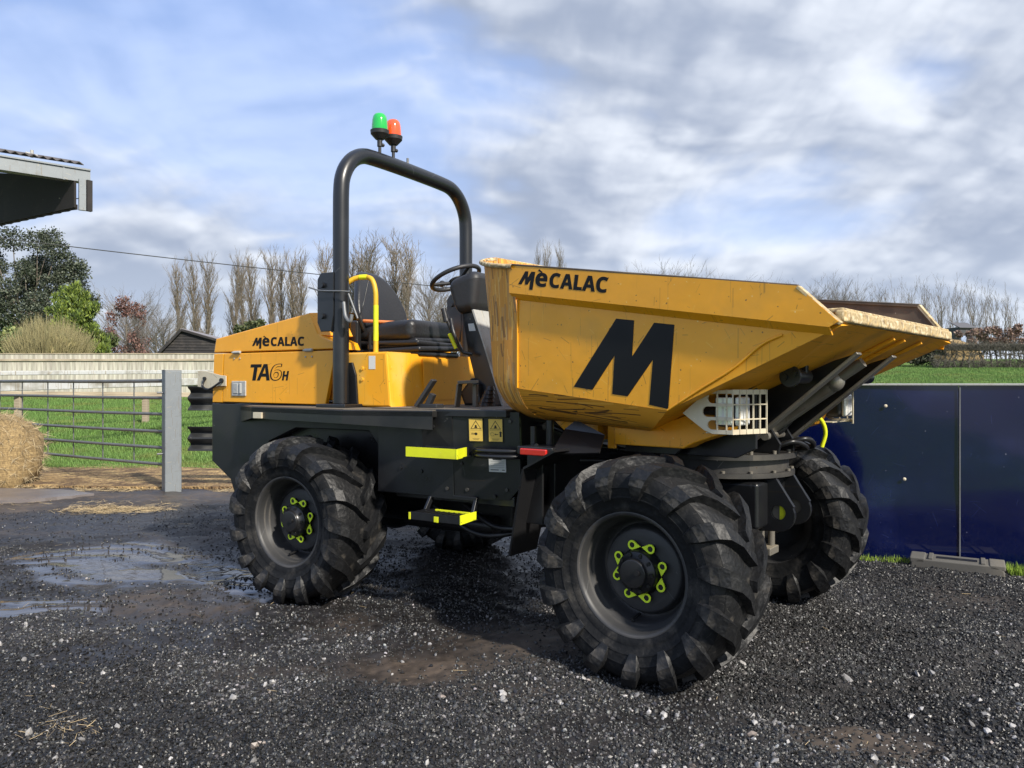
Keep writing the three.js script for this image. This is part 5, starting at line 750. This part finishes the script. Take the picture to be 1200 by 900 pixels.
// ------------------------------------------------------------------ right side: hoarding, kerb blocks, tufts
{
  const ang = -23.7 * DEG, h = thing('site_hoarding', 'low glossy dark blue sheet hoarding behind the front wheels', 'hoarding', [3.36, 0, -5.773], ang);   // x to the right along the sheet
  const blue = phy({ map: paint([4, 13, 56], { dirt: [44, 54, 96], dirtAmt: 0.3, scratches: 160, chips: 90, seed: 90, scratchCol: 'rgba(90,100,140,0.35)', darkCol: 'rgba(8,12,34,0.5)' }), roughness: 0.2, roughnessMap: grime(0.7, 5, 96), clearcoat: 0.6, clearcoatRoughness: 0.05 });
  for (const [x0, x1] of [[-1.62, -0.006], [0.006, 1.62], [1.632, 3.2]]) { // sheets bow slightly
    const g = new RoundedBoxGeometry(x1 - x0, 1.335, 0.03, 2, 0.004); const q = new THREE.BoxGeometry(x1 - x0, 1.335, 0.025, 24, 16, 1), p = q.attributes.position; for (let i = 0; i < p.count; i++) p.setZ(i, p.getZ(i) + (fbm(p.getX(i) * 1.3 + x0 * 3 + 20, p.getY(i) * 1.3 + 7, 2, 541) - 0.5) * 0.03); q.computeVertexNormals();
    mesh('sheet', boxUV(q.translate((x0 + x1) / 2, 0.68, 0)), blue, h);
  }
  mesh('joint_strip', join([box(-0.005, 0.005, 0.02, 1.35, 0.012, 0.02, 0.003)]), M.tubeSteel, h); mesh('joint_strip', join([box(1.621, 1.631, 0.02, 1.35, 0.012, 0.02, 0.003)]), M.tubeSteel, h);
  mesh('top_trim', join([box(-1.63, 3.2, 1.348, 1.364, -0.03, 0.03, 0.004)]), M.galvDull, h);
  for (const [x, y] of [[-0.50, 1.19], [-0.37, 0.63], [0.9, 1.2]]) mesh('rivet', boxUV(new THREE.SphereGeometry(0.013, 12, 8).scale(1, 1, 0.5).translate(x, y, 0.022)), M.cream, h);
  for (const x of [-1.5, 0, 1.62, 3.1]) mesh('hoarding_post', join([box(x - 0.04, x + 0.04, -0.2, 1.33, -0.13, -0.04)]), M.wood, h);
  const km = std({ map: paint([92, 90, 86], { dirt: [120, 114, 102], dirtAmt: 0.7, seed: 92 }), roughness: 0.85 });
  const blk = (x, dz, label, rot) => { const c = Math.cos(ang), s = Math.sin(ang), k = thing('kerb_block', label, 'kerb block', [3.36 + c * x + s * dz, 0, -5.773 - s * x + c * dz], ang + rot);
    mesh('block_body', join([prism([[-0.30, 0], [-0.29, 0.055], [-0.24, 0.08], [0.24, 0.08], [0.29, 0.055], [0.30, 0]], -0.11, 0.11, 0.008), box(-0.3, -0.2, 0.05, 0.088, -0.11, 0.11, 0.01), box(0.2, 0.3, 0.05, 0.088, -0.11, 0.11, 0.01)]).rotateX(0.02), km, k);
    mesh('block_slot', join([box(-0.13, 0.13, 0.078, 0.083, -0.035, 0.035, 0.002)]), M.hub, k); mesh('block_lug', join([box(-0.18, -0.15, 0.075, 0.092, -0.1, 0.1, 0.005), box(0.15, 0.18, 0.075, 0.092, -0.1, 0.1, 0.005)]), km, k); };
  blk(-0.04, 0.19, 'grey moulded kerb block lying beneath the hoarding joint', -0.12); blk(0.86, 0.21, 'grey moulded kerb block beside the grass tuft', 0.02);
  // tufts of bright grass at the foot of the sheets
  const tuft = (x0, x1, dz, n, hgt, seed, label) => { const r = rng(seed), c = Math.cos(ang), s = Math.sin(ang), pos = [], col = [];
    for (let i = 0; i < n; i++) { const lx = lerp(x0, x1, r()), lz = dz + (r() - 0.5) * 0.14, x = 3.36 + c * lx + s * lz, z = -5.773 - s * lx + c * lz, y = yardY(x, -z) - 0.01, hh = hgt * (0.4 + r() * 0.8), a = r() * 6.28, w = 0.004, dx = (r() - 0.5) * hh * 0.9, dzz = (r() - 0.5) * hh * 0.9; pos.push(x - w * Math.cos(a), y, z - w * Math.sin(a), x + w * Math.cos(a), y, z + w * Math.sin(a), x + dx, y + hh, z + dzz); const L = 0.6 + r() * 0.7; for (let q = 0; q < 3; q++) col.push(0.20 * L, 0.30 * L, 0.03 * L); }
    const g = new THREE.BufferGeometry(); g.setAttribute('position', new THREE.Float32BufferAttribute(pos, 3)); g.setAttribute('color', new THREE.Float32BufferAttribute(col, 3)); g.computeVertexNormals();
    tag(mesh('grass_tuft', g, std({ vertexColors: true, roughness: 0.8, side: THREE.DoubleSide }), scene), label, 'grass', null, 'stuff'); };
  tuft(0.28, 0.55, 0.20, 900, 0.075, 551, 'bright green grass tuft between the grey kerb blocks'); tuft(-0.75, -0.3, 0.10, 500, 0.045, 552, 'thin line of short grass along the hoarding foot');
}

// ------------------------------------------------------------------ vegetation
/** twigs: tapered three-sided sticks gathered into one geometry */
function sticks(list) {
  const n = list.length, pos = new Float32Array(n * 18 * 3), nor = new Float32Array(n * 18 * 3); let o = 0; const d = V(0, 0, 0), u = V(0, 0, 0), w = V(0, 0, 0), q = V(0, 0, 0);
  for (const [a, b, ra, rb] of list) {
    d.subVectors(b, a).normalize(); u.set(0.31, 0.22, 0.92).cross(d).normalize(); w.crossVectors(d, u);
    const ring = (c, r, k) => { const t = k * 2.0944; q.set(0, 0, 0).addScaledVector(u, Math.cos(t)).addScaledVector(w, Math.sin(t)); return [c.x + q.x * r, c.y + q.y * r, c.z + q.z * r, q.x, q.y, q.z]; };
    for (let k = 0; k < 3; k++) for (const v of [ring(a, ra, k), ring(a, ra, k + 1), ring(b, rb, k + 1), ring(a, ra, k), ring(b, rb, k + 1), ring(b, rb, k)]) { pos.set(v.slice(0, 3), o); nor.set(v.slice(3), o); o += 3; }
  }
  const g = new THREE.BufferGeometry(); g.setAttribute('position', new THREE.BufferAttribute(pos, 3)); g.setAttribute('normal', new THREE.BufferAttribute(nor, 3)); return g;
}
/** upright bare tree, 1 unit = its height; kind sets how far the limbs lean */
function bareTree(seed, { lean = 0.22, limbs = 46, twigs = 9, start = 0.1, spread = 0.16, thick = 0.012, stems = 1, round = 0.4 } = {}) {
  const r = rng(seed), trunk = [], tw = [];
  for (let st = 0; st < stems; st++) {
    let p = V((r() - 0.5) * 0.04 * stems, 0, (r() - 0.5) * 0.04 * stems); const path = [p], drift = V((r() - 0.5) * 0.16 * (stems > 1 ? 2.2 : 0.6), 0, (r() - 0.5) * 0.16 * (stems > 1 ? 2.2 : 0.6));
    for (let i = 1; i <= 10; i++) { p = p.clone().add(V((r() - 0.5) * 0.012, 0.095, (r() - 0.5) * 0.012).addScaledVector(drift, 0.1)); path.push(p); }
    const R = (t) => thick * Math.max(0, 1 - t) ** 0.8 / Math.sqrt(stems) + 0.0012; for (let i = 0; i < 10; i++) trunk.push([path[i], path[i + 1], R(i / 10), R((i + 1) / 10)]);
    for (let k = 0; k < limbs / stems; k++) {
      const t = start + (1 - start) * (k + r()) / (limbs / stems), i = Math.min(9, Math.floor(t * 10)), b = path[i].clone().lerp(path[i + 1], t * 10 - i), a = r() * 6.283, L = (spread * (1 - round * t) + 0.05) * (0.7 + r() * 0.7);
      let dir = V(Math.cos(a) * (lean + r() * 0.35), 1, Math.sin(a) * (lean + r() * 0.35)).normalize(), q = b, rad = R(t) * 0.5 + 0.0008;
      for (let s = 0; s < 3; s++) {
        const e = q.clone().addScaledVector(dir, L * 0.42); tw.push([q, e, rad * (1 - s * 0.28), rad * (1 - (s + 1) * 0.28)]);
        for (let m = 0; m < twigs / 3; m++) { const f = q.clone().lerp(e, r()), dd = dir.clone().add(V((r() - 0.5) * 1.1, (r() - 0.1) * 0.7, (r() - 0.5) * 1.1)).normalize(), l = L * (0.25 + r() * 0.4), g = f.clone().addScaledVector(dd, l); tw.push([f, g, 0.0011, 0.0006]); for (let z = 0; z < 2; z++) { const f2 = f.clone().lerp(g, 0.3 + r() * 0.6), d2 = dd.clone().add(V((r() - 0.5) * 1.2, r() * 0.5, (r() - 0.5) * 1.2)).normalize(); tw.push([f2, f2.clone().addScaledVector(d2, l * 0.5), 0.0008, 0.0004]); } }
        q = e; dir = dir.clone().add(V((r() - 0.5) * 0.3, 0.25, (r() - 0.5) * 0.3)).normalize();
      }
    }
  }
  const top = tw.reduce((m, q) => Math.max(m, q[1].y), 0), g = [sticks(trunk), sticks(tw)]; g.forEach((q) => q.scale(1, 1 / top, 1)); return g;
}
M.bark = std({ color: rgb(0.17, 0.145, 0.115), roughness: 0.95 }); M.twig = std({ color: rgb(0.20, 0.165, 0.125), roughness: 0.95 }); M.twigGrey = std({ color: rgb(0.17, 0.15, 0.13), roughness: 0.95 });
const POP = [1, 2, 3, 4].map((k) => bareTree(600 + k, { lean: 0.10, limbs: 70, twigs: 8, spread: 0.135, thick: 0.013 })), WIL = [1, 2, 3].map((k) => bareTree(640 + k, { lean: 0.2, limbs: 45, twigs: 6, spread: 0.17, thick: 0.013, stems: 3, start: 0.12, round: 0.3 })), RND = [1, 2, 3].map((k) => bareTree(670 + k, { lean: 0.8, limbs: 44, twigs: 12, spread: 0.42, thick: 0.02, start: 0.2, round: 0.55 }));
function tree(name, geos, px, d, topY, wide, label, group, mat = M.twig, spin = 0) {
  const p = at(px, d), y0 = rise(p[0], d) - 0.2, hgt = 1.36 + (450 - topY) / 901 * d - y0, t = thing(name, label, 'tree', [p[0], y0, p[2]], spin, group); t.scale.set(hgt * wide, hgt, hgt * wide);
  mesh('trunk', geos[0], M.bark, t); mesh('crown', geos[1], mat, t); return t;
}
{
  const r = rng(700), L1 = 'tall bare poplar in the row behind the shed', G1 = 'bare poplars behind the shed';
  for (const [px, top, w] of [[214, 303, 0.9], [228, 297, 1], [243, 298, 1], [272, 296, 0.9], [286, 300, 0.85], [300, 293, 0.9], [316, 290, 1], [333, 295, 0.8], [347, 289, 1], [357, 295, 0.9], [380, 284, 1]]) tree('poplar_tree', POP[Math.floor(r() * 4)], px, 96 + r() * 16, top - 6, w, L1, G1, M.twig, r() * 6);
  for (const [px, top, w] of [[404, 292, 1], [424, 277, 1.25], [441, 274, 1.3], [457, 273, 1.3], [472, 274, 1.2]]) tree('poplar_tree', POP[Math.floor(r() * 4)], px, 82 + r() * 8, top - 6, w, 'tall dense bare poplar standing behind the roll bar', 'bare poplars behind the roll bar', M.twig, r() * 6);
  for (const [px, top] of [[497, 300], [512, 318], [530, 332], [548, 328]]) tree('bare_tree', RND[Math.floor(r() * 3)], px, 80 + r() * 10, top, 0.9, 'bare twiggy tree seen behind the seat and steering wheel', 'bare trees behind the seat', M.twigGrey, r() * 6);
  for (const [px, top] of [[627, 281], [639, 277], [654, 279]]) tree('poplar_tree', POP[Math.floor(r() * 4)], px, 150, top, 0.55, 'slim bare poplar tip rising behind the rear of the skip', 'slim poplars behind the skip', M.twigGrey, r() * 6);
  for (const [px, top] of [[762, 304], [787, 301], [812, 303], [852, 312], [868, 316]]) tree('bare_tree', RND[Math.floor(r() * 3)], px, 84 + r() * 8, top, 1.0, 'rounded bare tree crown showing above the skip side', 'bare trees above the skip', M.twigGrey, r() * 6);
  for (const [px, top] of [[938, 322], [957, 318], [976, 320], [995, 326]]) tree('bare_tree', RND[Math.floor(r() * 3)], px, 78 + r() * 8, top, 1.0, 'bare spreading tree behind the front of the skip', 'bare trees by the skip front', M.twigGrey, r() * 6);
  for (let i = 0; i < 14; i++) tree('willow_tree', WIL[Math.floor(r() * 3)], 1012 + i * 14 + r() * 6, 88 + r() * 14, 316 + r() * 10 + Math.max(0, i - 9) * 3.6, 0.8, 'slender many-stemmed bare tree in the row beyond the right hedge', 'bare trees beyond the right hedge', M.twigGrey, r() * 6);
  for (const [px, d, top, w] of [[148, 60, 325, 1], [196, 60, 348, 1], [182, 64, 352, 1], [163, 66, 340, 0.9]]) tree('bare_tree', RND[Math.floor(r() * 3)], px, d, top, w, 'fine bare tree beside the shed and copper shrub', 'bare trees beside the shed', M.twigGrey, r() * 6);
}
/** leaves spread through clumps: [x, y, z, radius] */
function leaves(seed, clumps, n, size, colors, { long = 1.6, shell = 0.45, up = 0, droop = 0 } = {}) {
  const r = rng(seed), pos = new Float32Array(n * 18), col = new Float32Array(n * 18), tot = clumps.reduce((s, c) => s + c[3] ** 2, 0);
  for (let i = 0; i < n; i++) {
    let k = r() * tot, c = clumps[0]; for (const q of clumps) { k -= q[3] ** 2; if (k <= 0) { c = q; break; } }
    const dir = V(r() * 2 - 1, r() * 2 - 1, r() * 2 - 1).normalize(), rad = c[3] * (shell + (1 - shell) * r()) * (0.8 + 0.3 * r()), o = V(c[0], c[1], c[2]).addScaledVector(dir, rad), s = size * (0.6 + r() * 0.8);
    const a = dir.clone().multiplyScalar(0.6).add(V(r() - 0.5, r() - 0.5 + up, r() - 0.5).multiplyScalar(1.4)).normalize(), b = V(r() - 0.5, r() - 0.5, r() - 0.5).cross(a).normalize(); a.multiplyScalar(s * long * 0.5); b.multiplyScalar(s * 0.5);
    const P = [o.clone().sub(a), o.clone().add(b), o.clone().add(a), o.clone().sub(a), o.clone().add(a), o.clone().sub(b)]; P.forEach((p, q) => { pos[i * 18 + q * 3] = p.x; pos[i * 18 + q * 3 + 1] = p.y; pos[i * 18 + q * 3 + 2] = p.z; });
    const cc = colors[Math.floor(r() * colors.length)], L = 0.7 + r() * 0.6; for (let q = 0; q < 6; q++) { col[i * 18 + q * 3] = cc[0] * L; col[i * 18 + q * 3 + 1] = cc[1] * L; col[i * 18 + q * 3 + 2] = cc[2] * L; }
  }
  const g = new THREE.BufferGeometry(); g.setAttribute('position', new THREE.BufferAttribute(pos, 3)); g.setAttribute('color', new THREE.BufferAttribute(col, 3)); g.computeVertexNormals(); return g;
}
M.leaf = std({ vertexColors: true, roughness: 0.6, side: THREE.DoubleSide });
const spot = (px, d) => { const p = at(px, d); p[1] = rise(p[0], d) - 0.1; return p; };
{
  let r = rng(720), cl = [];
  // evergreen oak
  const oak = thing('evergreen_oak', 'large dark evergreen oak with gaps of sky in its crown', 'tree', spot(28, 68));
  for (let i = 0; i < 46; i++) { const a = r() * 6.28, e = r(), R = 5.6 * Math.sqrt(r()); cl.push([Math.cos(a) * R, 3.2 + e * 8.6 * (1 - 0.35 * (R / 5.6) ** 2) + 1.2, Math.sin(a) * R * 0.8, 0.75 + r() * 0.8]); }
  cl.push([-1, 12.4, 0, 1.3], [1.2, 12.2, 0, 1.2], [4.6, 9.5, 0, 1.3], [5.2, 7.2, 0, 1.1], [3.2, 11.3, 0.5, 1.2]);
  mesh('crown', leaves(721, cl, 44000, 0.12, [[0.04, 0.055, 0.035], [0.065, 0.08, 0.05], [0.11, 0.125, 0.085], [0.035, 0.045, 0.03]]), M.leaf, oak);
  const st = []; st.push([V(0, 0, 0), V(0.2, 4, 0), 0.35, 0.28]); for (const c of cl) { const b = V(0.2, 2.5 + r() * 3, 0); const m = b.clone().lerp(V(c[0], c[1], c[2]), 0.5).add(V((r() - 0.5), 0.3, (r() - 0.5))); st.push([b, m, 0.13, 0.08], [m, V(c[0], c[1], c[2]), 0.08, 0.03]); } mesh('trunk', sticks(st), M.bark, oak);
  // bright conifer
  const con = thing('golden_conifer', 'bright yellow-green conifer beside the dark oak', 'tree', spot(86, 43)); con.scale.set(1.1, 1.24, 1.1); cl = [];
  for (let i = 0; i < 90; i++) { const t = r(), a = r() * 6.28, R = (1.75 * (1 - t ** 1.6) + 0.15) * Math.sqrt(r()); cl.push([Math.cos(a) * R, 0.3 + t * 4.0, Math.sin(a) * R, 0.22 + r() * 0.28]); } for (const [x, y] of [[-0.5, 4.4], [0.2, 4.6], [-0.9, 4.1], [0.6, 4.2], [1.1, 3.7], [-1.2, 3.5]]) cl.push([x, y, 0, 0.25]);
  mesh('crown', leaves(722, cl, 36000, 0.055, [[0.13, 0.185, 0.025], [0.19, 0.245, 0.035], [0.08, 0.125, 0.025], [0.05, 0.08, 0.018]], { long: 3, up: 0.8 }), M.leaf, con); mesh('trunk', sticks([[V(0, 0, 0), V(0, 4, 0), 0.14, 0.04]]), M.bark, con);
  // straw-coloured bamboo clump
  const bam = thing('bamboo_clump', 'straw-coloured upright grassy clump above the board fence', 'shrub', spot(57, 39)); bam.scale.set(1.15, 1.36, 1.1); const bl = [], bc = [];
  for (let i = 0; i < 3400; i++) { const a = r() * 6.28, R = Math.sqrt(r()) * 1.5, b = V(Math.cos(a) * R * 0.7, 0.4, Math.sin(a) * R * 0.6), top = V(Math.cos(a) * R * 1.25 + (r() - 0.5) * 0.5, 1.2 + (2.55 + 0.7 * fbm(a * 1.6 + 3, R * 1.5, 2, 781) - 0.75 * (R / 1.5) ** 2 - 1.2) * (0.35 + 0.65 * r()), Math.sin(a) * R + (r() - 0.5) * 0.4); bl.push([b.lerp(top, 0.2 + 0.5 * r()), top, 0.011, 0.004]); }
  mesh('stems', sticks(bl), std({ color: rgb(0.34, 0.30, 0.15), roughness: 0.9 }), bam); mesh('leaves', leaves(723, Array.from({ length: 40 }, () => { const a = r() * 6.28, R = 1.35 * Math.sqrt(r()); return [Math.cos(a) * R, 0.6 + r() * 1.6 * (1 - 0.3 * R / 1.35), Math.sin(a) * R * 0.8, 0.3]; }), 4000, 0.09, [[0.30, 0.27, 0.12], [0.22, 0.22, 0.10], [0.40, 0.34, 0.17]], { long: 3, up: 0.9 }), M.leaf, bam);
  // dark shrub, far left
  const sh = thing('laurel_shrub', 'glossy dark green laurel shrub at the fence end', 'shrub', spot(4, 41)); cl = []; for (let i = 0; i < 40; i++) cl.push([(r() - 0.5) * 3.4, 0.4 + r() * 2.6, (r() - 0.5) * 1.6, 0.3 + r() * 0.3]);
  mesh('foliage', leaves(724, cl, 8000, 0.13, [[0.05, 0.09, 0.03], [0.08, 0.13, 0.04], [0.14, 0.18, 0.06], [0.2, 0.22, 0.07]]), M.leaf, sh);
  const sh2 = thing('dark_conifer', 'dense dark green conifer hedge behind the golden conifer', 'shrub', spot(102, 45)); cl = []; for (let i = 0; i < 50; i++) cl.push([(r() - 0.5) * 2.2, 0.3 + r() * 2.6, (r() - 0.5) * 1.6, 0.25 + r() * 0.25]);
  mesh('foliage', leaves(725, cl, 9000, 0.1, [[0.05, 0.075, 0.025], [0.085, 0.115, 0.04], [0.13, 0.15, 0.05]], { long: 2.5, up: 0.6 }), M.leaf, sh2);
  const ev = thing('small_conifer', 'small round dark conifer behind the shed roof', 'shrub', spot(296, 52)); cl = []; for (let i = 0; i < 20; i++) cl.push([(r() - 0.5) * 1.5, 3.0 + r() * 1.0, (r() - 0.5) * 1.4, 0.35]); mesh('foliage', leaves(726, cl, 3500, 0.12, [[0.04, 0.06, 0.025], [0.07, 0.09, 0.035], [0.10, 0.11, 0.04]], { long: 2 }), M.leaf, ev); mesh('trunk', sticks([[V(0, 0, 0), V(0, 3.4, 0), 0.1, 0.05]]), M.bark, ev);
  // copper beech
  const cb = thing('copper_shrub', 'bare shrub holding reddish brown leaves left of the shed', 'shrub', spot(150, 47)); cb.scale.set(1.0, 1.2, 1.0); cl = []; for (let i = 0; i < 46; i++) { const t = r(); cl.push([(r() - 0.5) * 3.0 * (1 - 0.6 * t), 0.6 + t * 3.6, (r() - 0.5) * 1.6, 0.2 + r() * 0.35]); }
  mesh('foliage', leaves(727, cl, 5200, 0.07, [[0.17, 0.085, 0.07], [0.21, 0.12, 0.095], [0.12, 0.065, 0.055]]), M.leaf, cb); { const g = bareTree(728, { lean: 0.5, limbs: 51, twigs: 9, spread: 0.3, stems: 3, thick: 0.012 }); const m = mesh('branches', g[1], M.twigGrey, cb); m.scale.setScalar(4.4); }
  // right-hand field hedges
  const hed = thing('clipped_hedge', 'dense dark clipped hedge at the far field edge', 'hedge', spot(1052, 47)); cl = []; for (let i = 0; i < 120; i++) cl.push([-8.5 + r() * 11.3, 0.25 + r() * 1.15, (r() - 0.5) * 0.9, 0.28]);
  mesh('foliage', leaves(731, cl, 22000, 0.085, [[0.045, 0.055, 0.03], [0.07, 0.08, 0.04], [0.10, 0.095, 0.06], [0.03, 0.04, 0.02]]), M.leaf, hed);
  const bh = thing('gappy_hedge', 'thin bare hedge with gaps on the far field edge', 'hedge', spot(1160, 45)), hs = []; for (let i = 0; i < 26; i++) { const x = -3.2 + i * 0.36 + r() * 0.2, z = (r() - 0.5) * 0.4; let p = V(x, 0, z); for (let s = 0; s < 3; s++) { const q = p.clone().add(V((r() - 0.5) * 0.35, 0.42, (r() - 0.5) * 0.2)); hs.push([p, q, 0.07 - s * 0.015, 0.055 - s * 0.015]); for (let m = 0; m < 11; m++) { const e = q.clone().add(V((r() - 0.5) * 1.1, (r() - 0.35) * 0.5, (r() - 0.5) * 0.5)); hs.push([q, e, 0.02, 0.008]); for (let z2 = 0; z2 < 3; z2++) hs.push([e, e.clone().add(V((r() - 0.5) * 0.4, r() * 0.35, (r() - 0.5) * 0.3)), 0.009, 0.004]); } p = q; } }
  for (let i = 0; i < 9000; i++) { const p = V(-3.3 + r() * 9.6, 1.05 + r() * 0.35, (r() - 0.5) * 0.7); hs.push([p, p.clone().add(V((r() - 0.5) * 0.3, r() * 0.2, (r() - 0.5) * 0.3)), 0.009, 0.004]); } for (let i = 0; i < 3500; i++) { const p = V(-3.3 + r() * 9.6, r() * 0.4, (r() - 0.5) * 0.6); hs.push([p, p.clone().add(V((r() - 0.5) * 0.3, r() * 0.25, (r() - 0.5) * 0.3)), 0.009, 0.004]); }
  mesh('branches', sticks(hs), std({ color: rgb(0.085, 0.08, 0.065), roughness: 0.95 }), bh);
  const br = thing('beech_hedge', 'reddish brown beech hedge below the bare trees on the right', 'hedge', spot(1160, 62)); cl = []; for (let i = 0; i < 70; i++) { const x = -2.4 + r() * 7.5; cl.push([x, 1.0 + r() * (1.3 + 0.5 * sstep(-2, 2, x)), (r() - 0.5) * 1.2, 0.35]); } mesh('foliage', leaves(732, cl, 9000, 0.11, [[0.22, 0.14, 0.11], [0.28, 0.19, 0.15], [0.15, 0.10, 0.08]]), M.leaf, br);
  const dk = thing('dark_hedge', 'dark green hedge end beside the straw heap', 'hedge', spot(1070, 54)); cl = []; for (let i = 0; i < 40; i++) cl.push([-3 + r() * 4.6, 0.6 + r() * 1.5, (r() - 0.5), 0.3]); mesh('foliage', leaves(733, cl, 6000, 0.1, [[0.03, 0.05, 0.025], [0.05, 0.07, 0.03]]), M.leaf, dk);
  // straw heap under a dome, dark shed beyond
  const hp = thing('straw_heap', 'long pale straw heap behind the gappy hedge', 'straw heap', spot(1122, 56)); hp.scale.set(0.6, 0.66, 0.8); const hg = new THREE.SphereGeometry(1, 40, 20, 0, 6.2832, 0, 1.65), hpz = hg.attributes.position; for (let i = 0; i < hpz.count; i++) { const x = hpz.getX(i), y = hpz.getY(i), z = hpz.getZ(i), k = 1 + (fbm(x * 3 + 9, z * 3 + y * 2, 3, 741) - 0.5) * 0.2; hpz.setXYZ(i, x * 3.4 * k - 0.4, Math.max(0, y) * 2.35 * k * (1 - 0.18 * x), z * 1.6 * k); } hg.computeVertexNormals(); mesh('heap_body', boxUV(hg), M.hay, hp);
  const rg = spot(1133, 70), rs = thing('distant_shed', 'small dark shed beyond the straw heap', 'shed', rg, 0.2); mesh('shed_wall', join([box(-0.75, 0.75, 0, 3.2, -2, 0)]), std({ color: rgb(0.06, 0.06, 0.065), roughness: 0.8 }), rs); mesh('shed_roof', join([slab([[-0.9, 3.15, 0.2], [0.9, 3.15, 0.2], [0.9, 3.7, -1], [-0.9, 3.7, -1]], 0.06)]), std({ color: rgb(0.10, 0.10, 0.11), roughness: 0.8 }), rs); mesh('shed_door', join([box(-0.6, -0.05, 0, 2.4, 0.0, 0.03)]), std({ color: rgb(0.30, 0.36, 0.52), roughness: 0.7 }), rs);
  // field grass blades, uncountable
  const q = rng(760), blade = new THREE.BufferGeometry(); { const p = []; for (let i = 0; i < 5; i++) { const a = i * 1.3, x = Math.cos(a * 2.1) * 0.6, z = Math.sin(a * 2.1) * 0.6, lx = Math.cos(a) * 0.7, lz = Math.sin(a) * 0.7, w = 0.13; p.push(x - w * Math.sin(a), 0, z + w * Math.cos(a), x + w * Math.sin(a), 0, z - w * Math.cos(a), x + lx, 1, z + lz); } blade.setAttribute('position', new THREE.Float32BufferAttribute(p, 3)); blade.computeVertexNormals(); }
  instanced('field_grass', blade, std({ roughness: 0.75, side: THREE.DoubleSide }), 90000, (i, p, e, s, c) => { let x, d; if (q() < 0.72) { d = 12.2 + 22 * q() ** 1.4; x = -0.69 * d + q() * 0.42 * d; } else { d = 28 + q() * 20; x = d * (0.38 + q() * 0.32); } const k = 0.035 + q() * 0.045; s.set(k, k * (0.7 + q()), k); p.set(x, rise(x, d) - 0.05 + (d > 13.6 ? (fbm(x * 0.5, d * 0.5, 3, 201) - 0.5) * 0.12 : 0), -d); e.set(0, q() * 6.28, 0); const L = 0.55 + q() * 0.8, br = sstep(0.5, 0.75, fbm(x * 0.9 + 4, d * 0.9, 3, 771)) * 0.5; c.setRGB(lerp(0.12, 0.18, br) * L, lerp(0.22, 0.18, br) * L, 0.045 * L); }, 'short green grass covering the paddock and field', 'grass');
}

scene.traverse((o) => { if (o.isMesh) { o.castShadow = true; o.receiveShadow = true; } });
renderer.render(scene, camera);
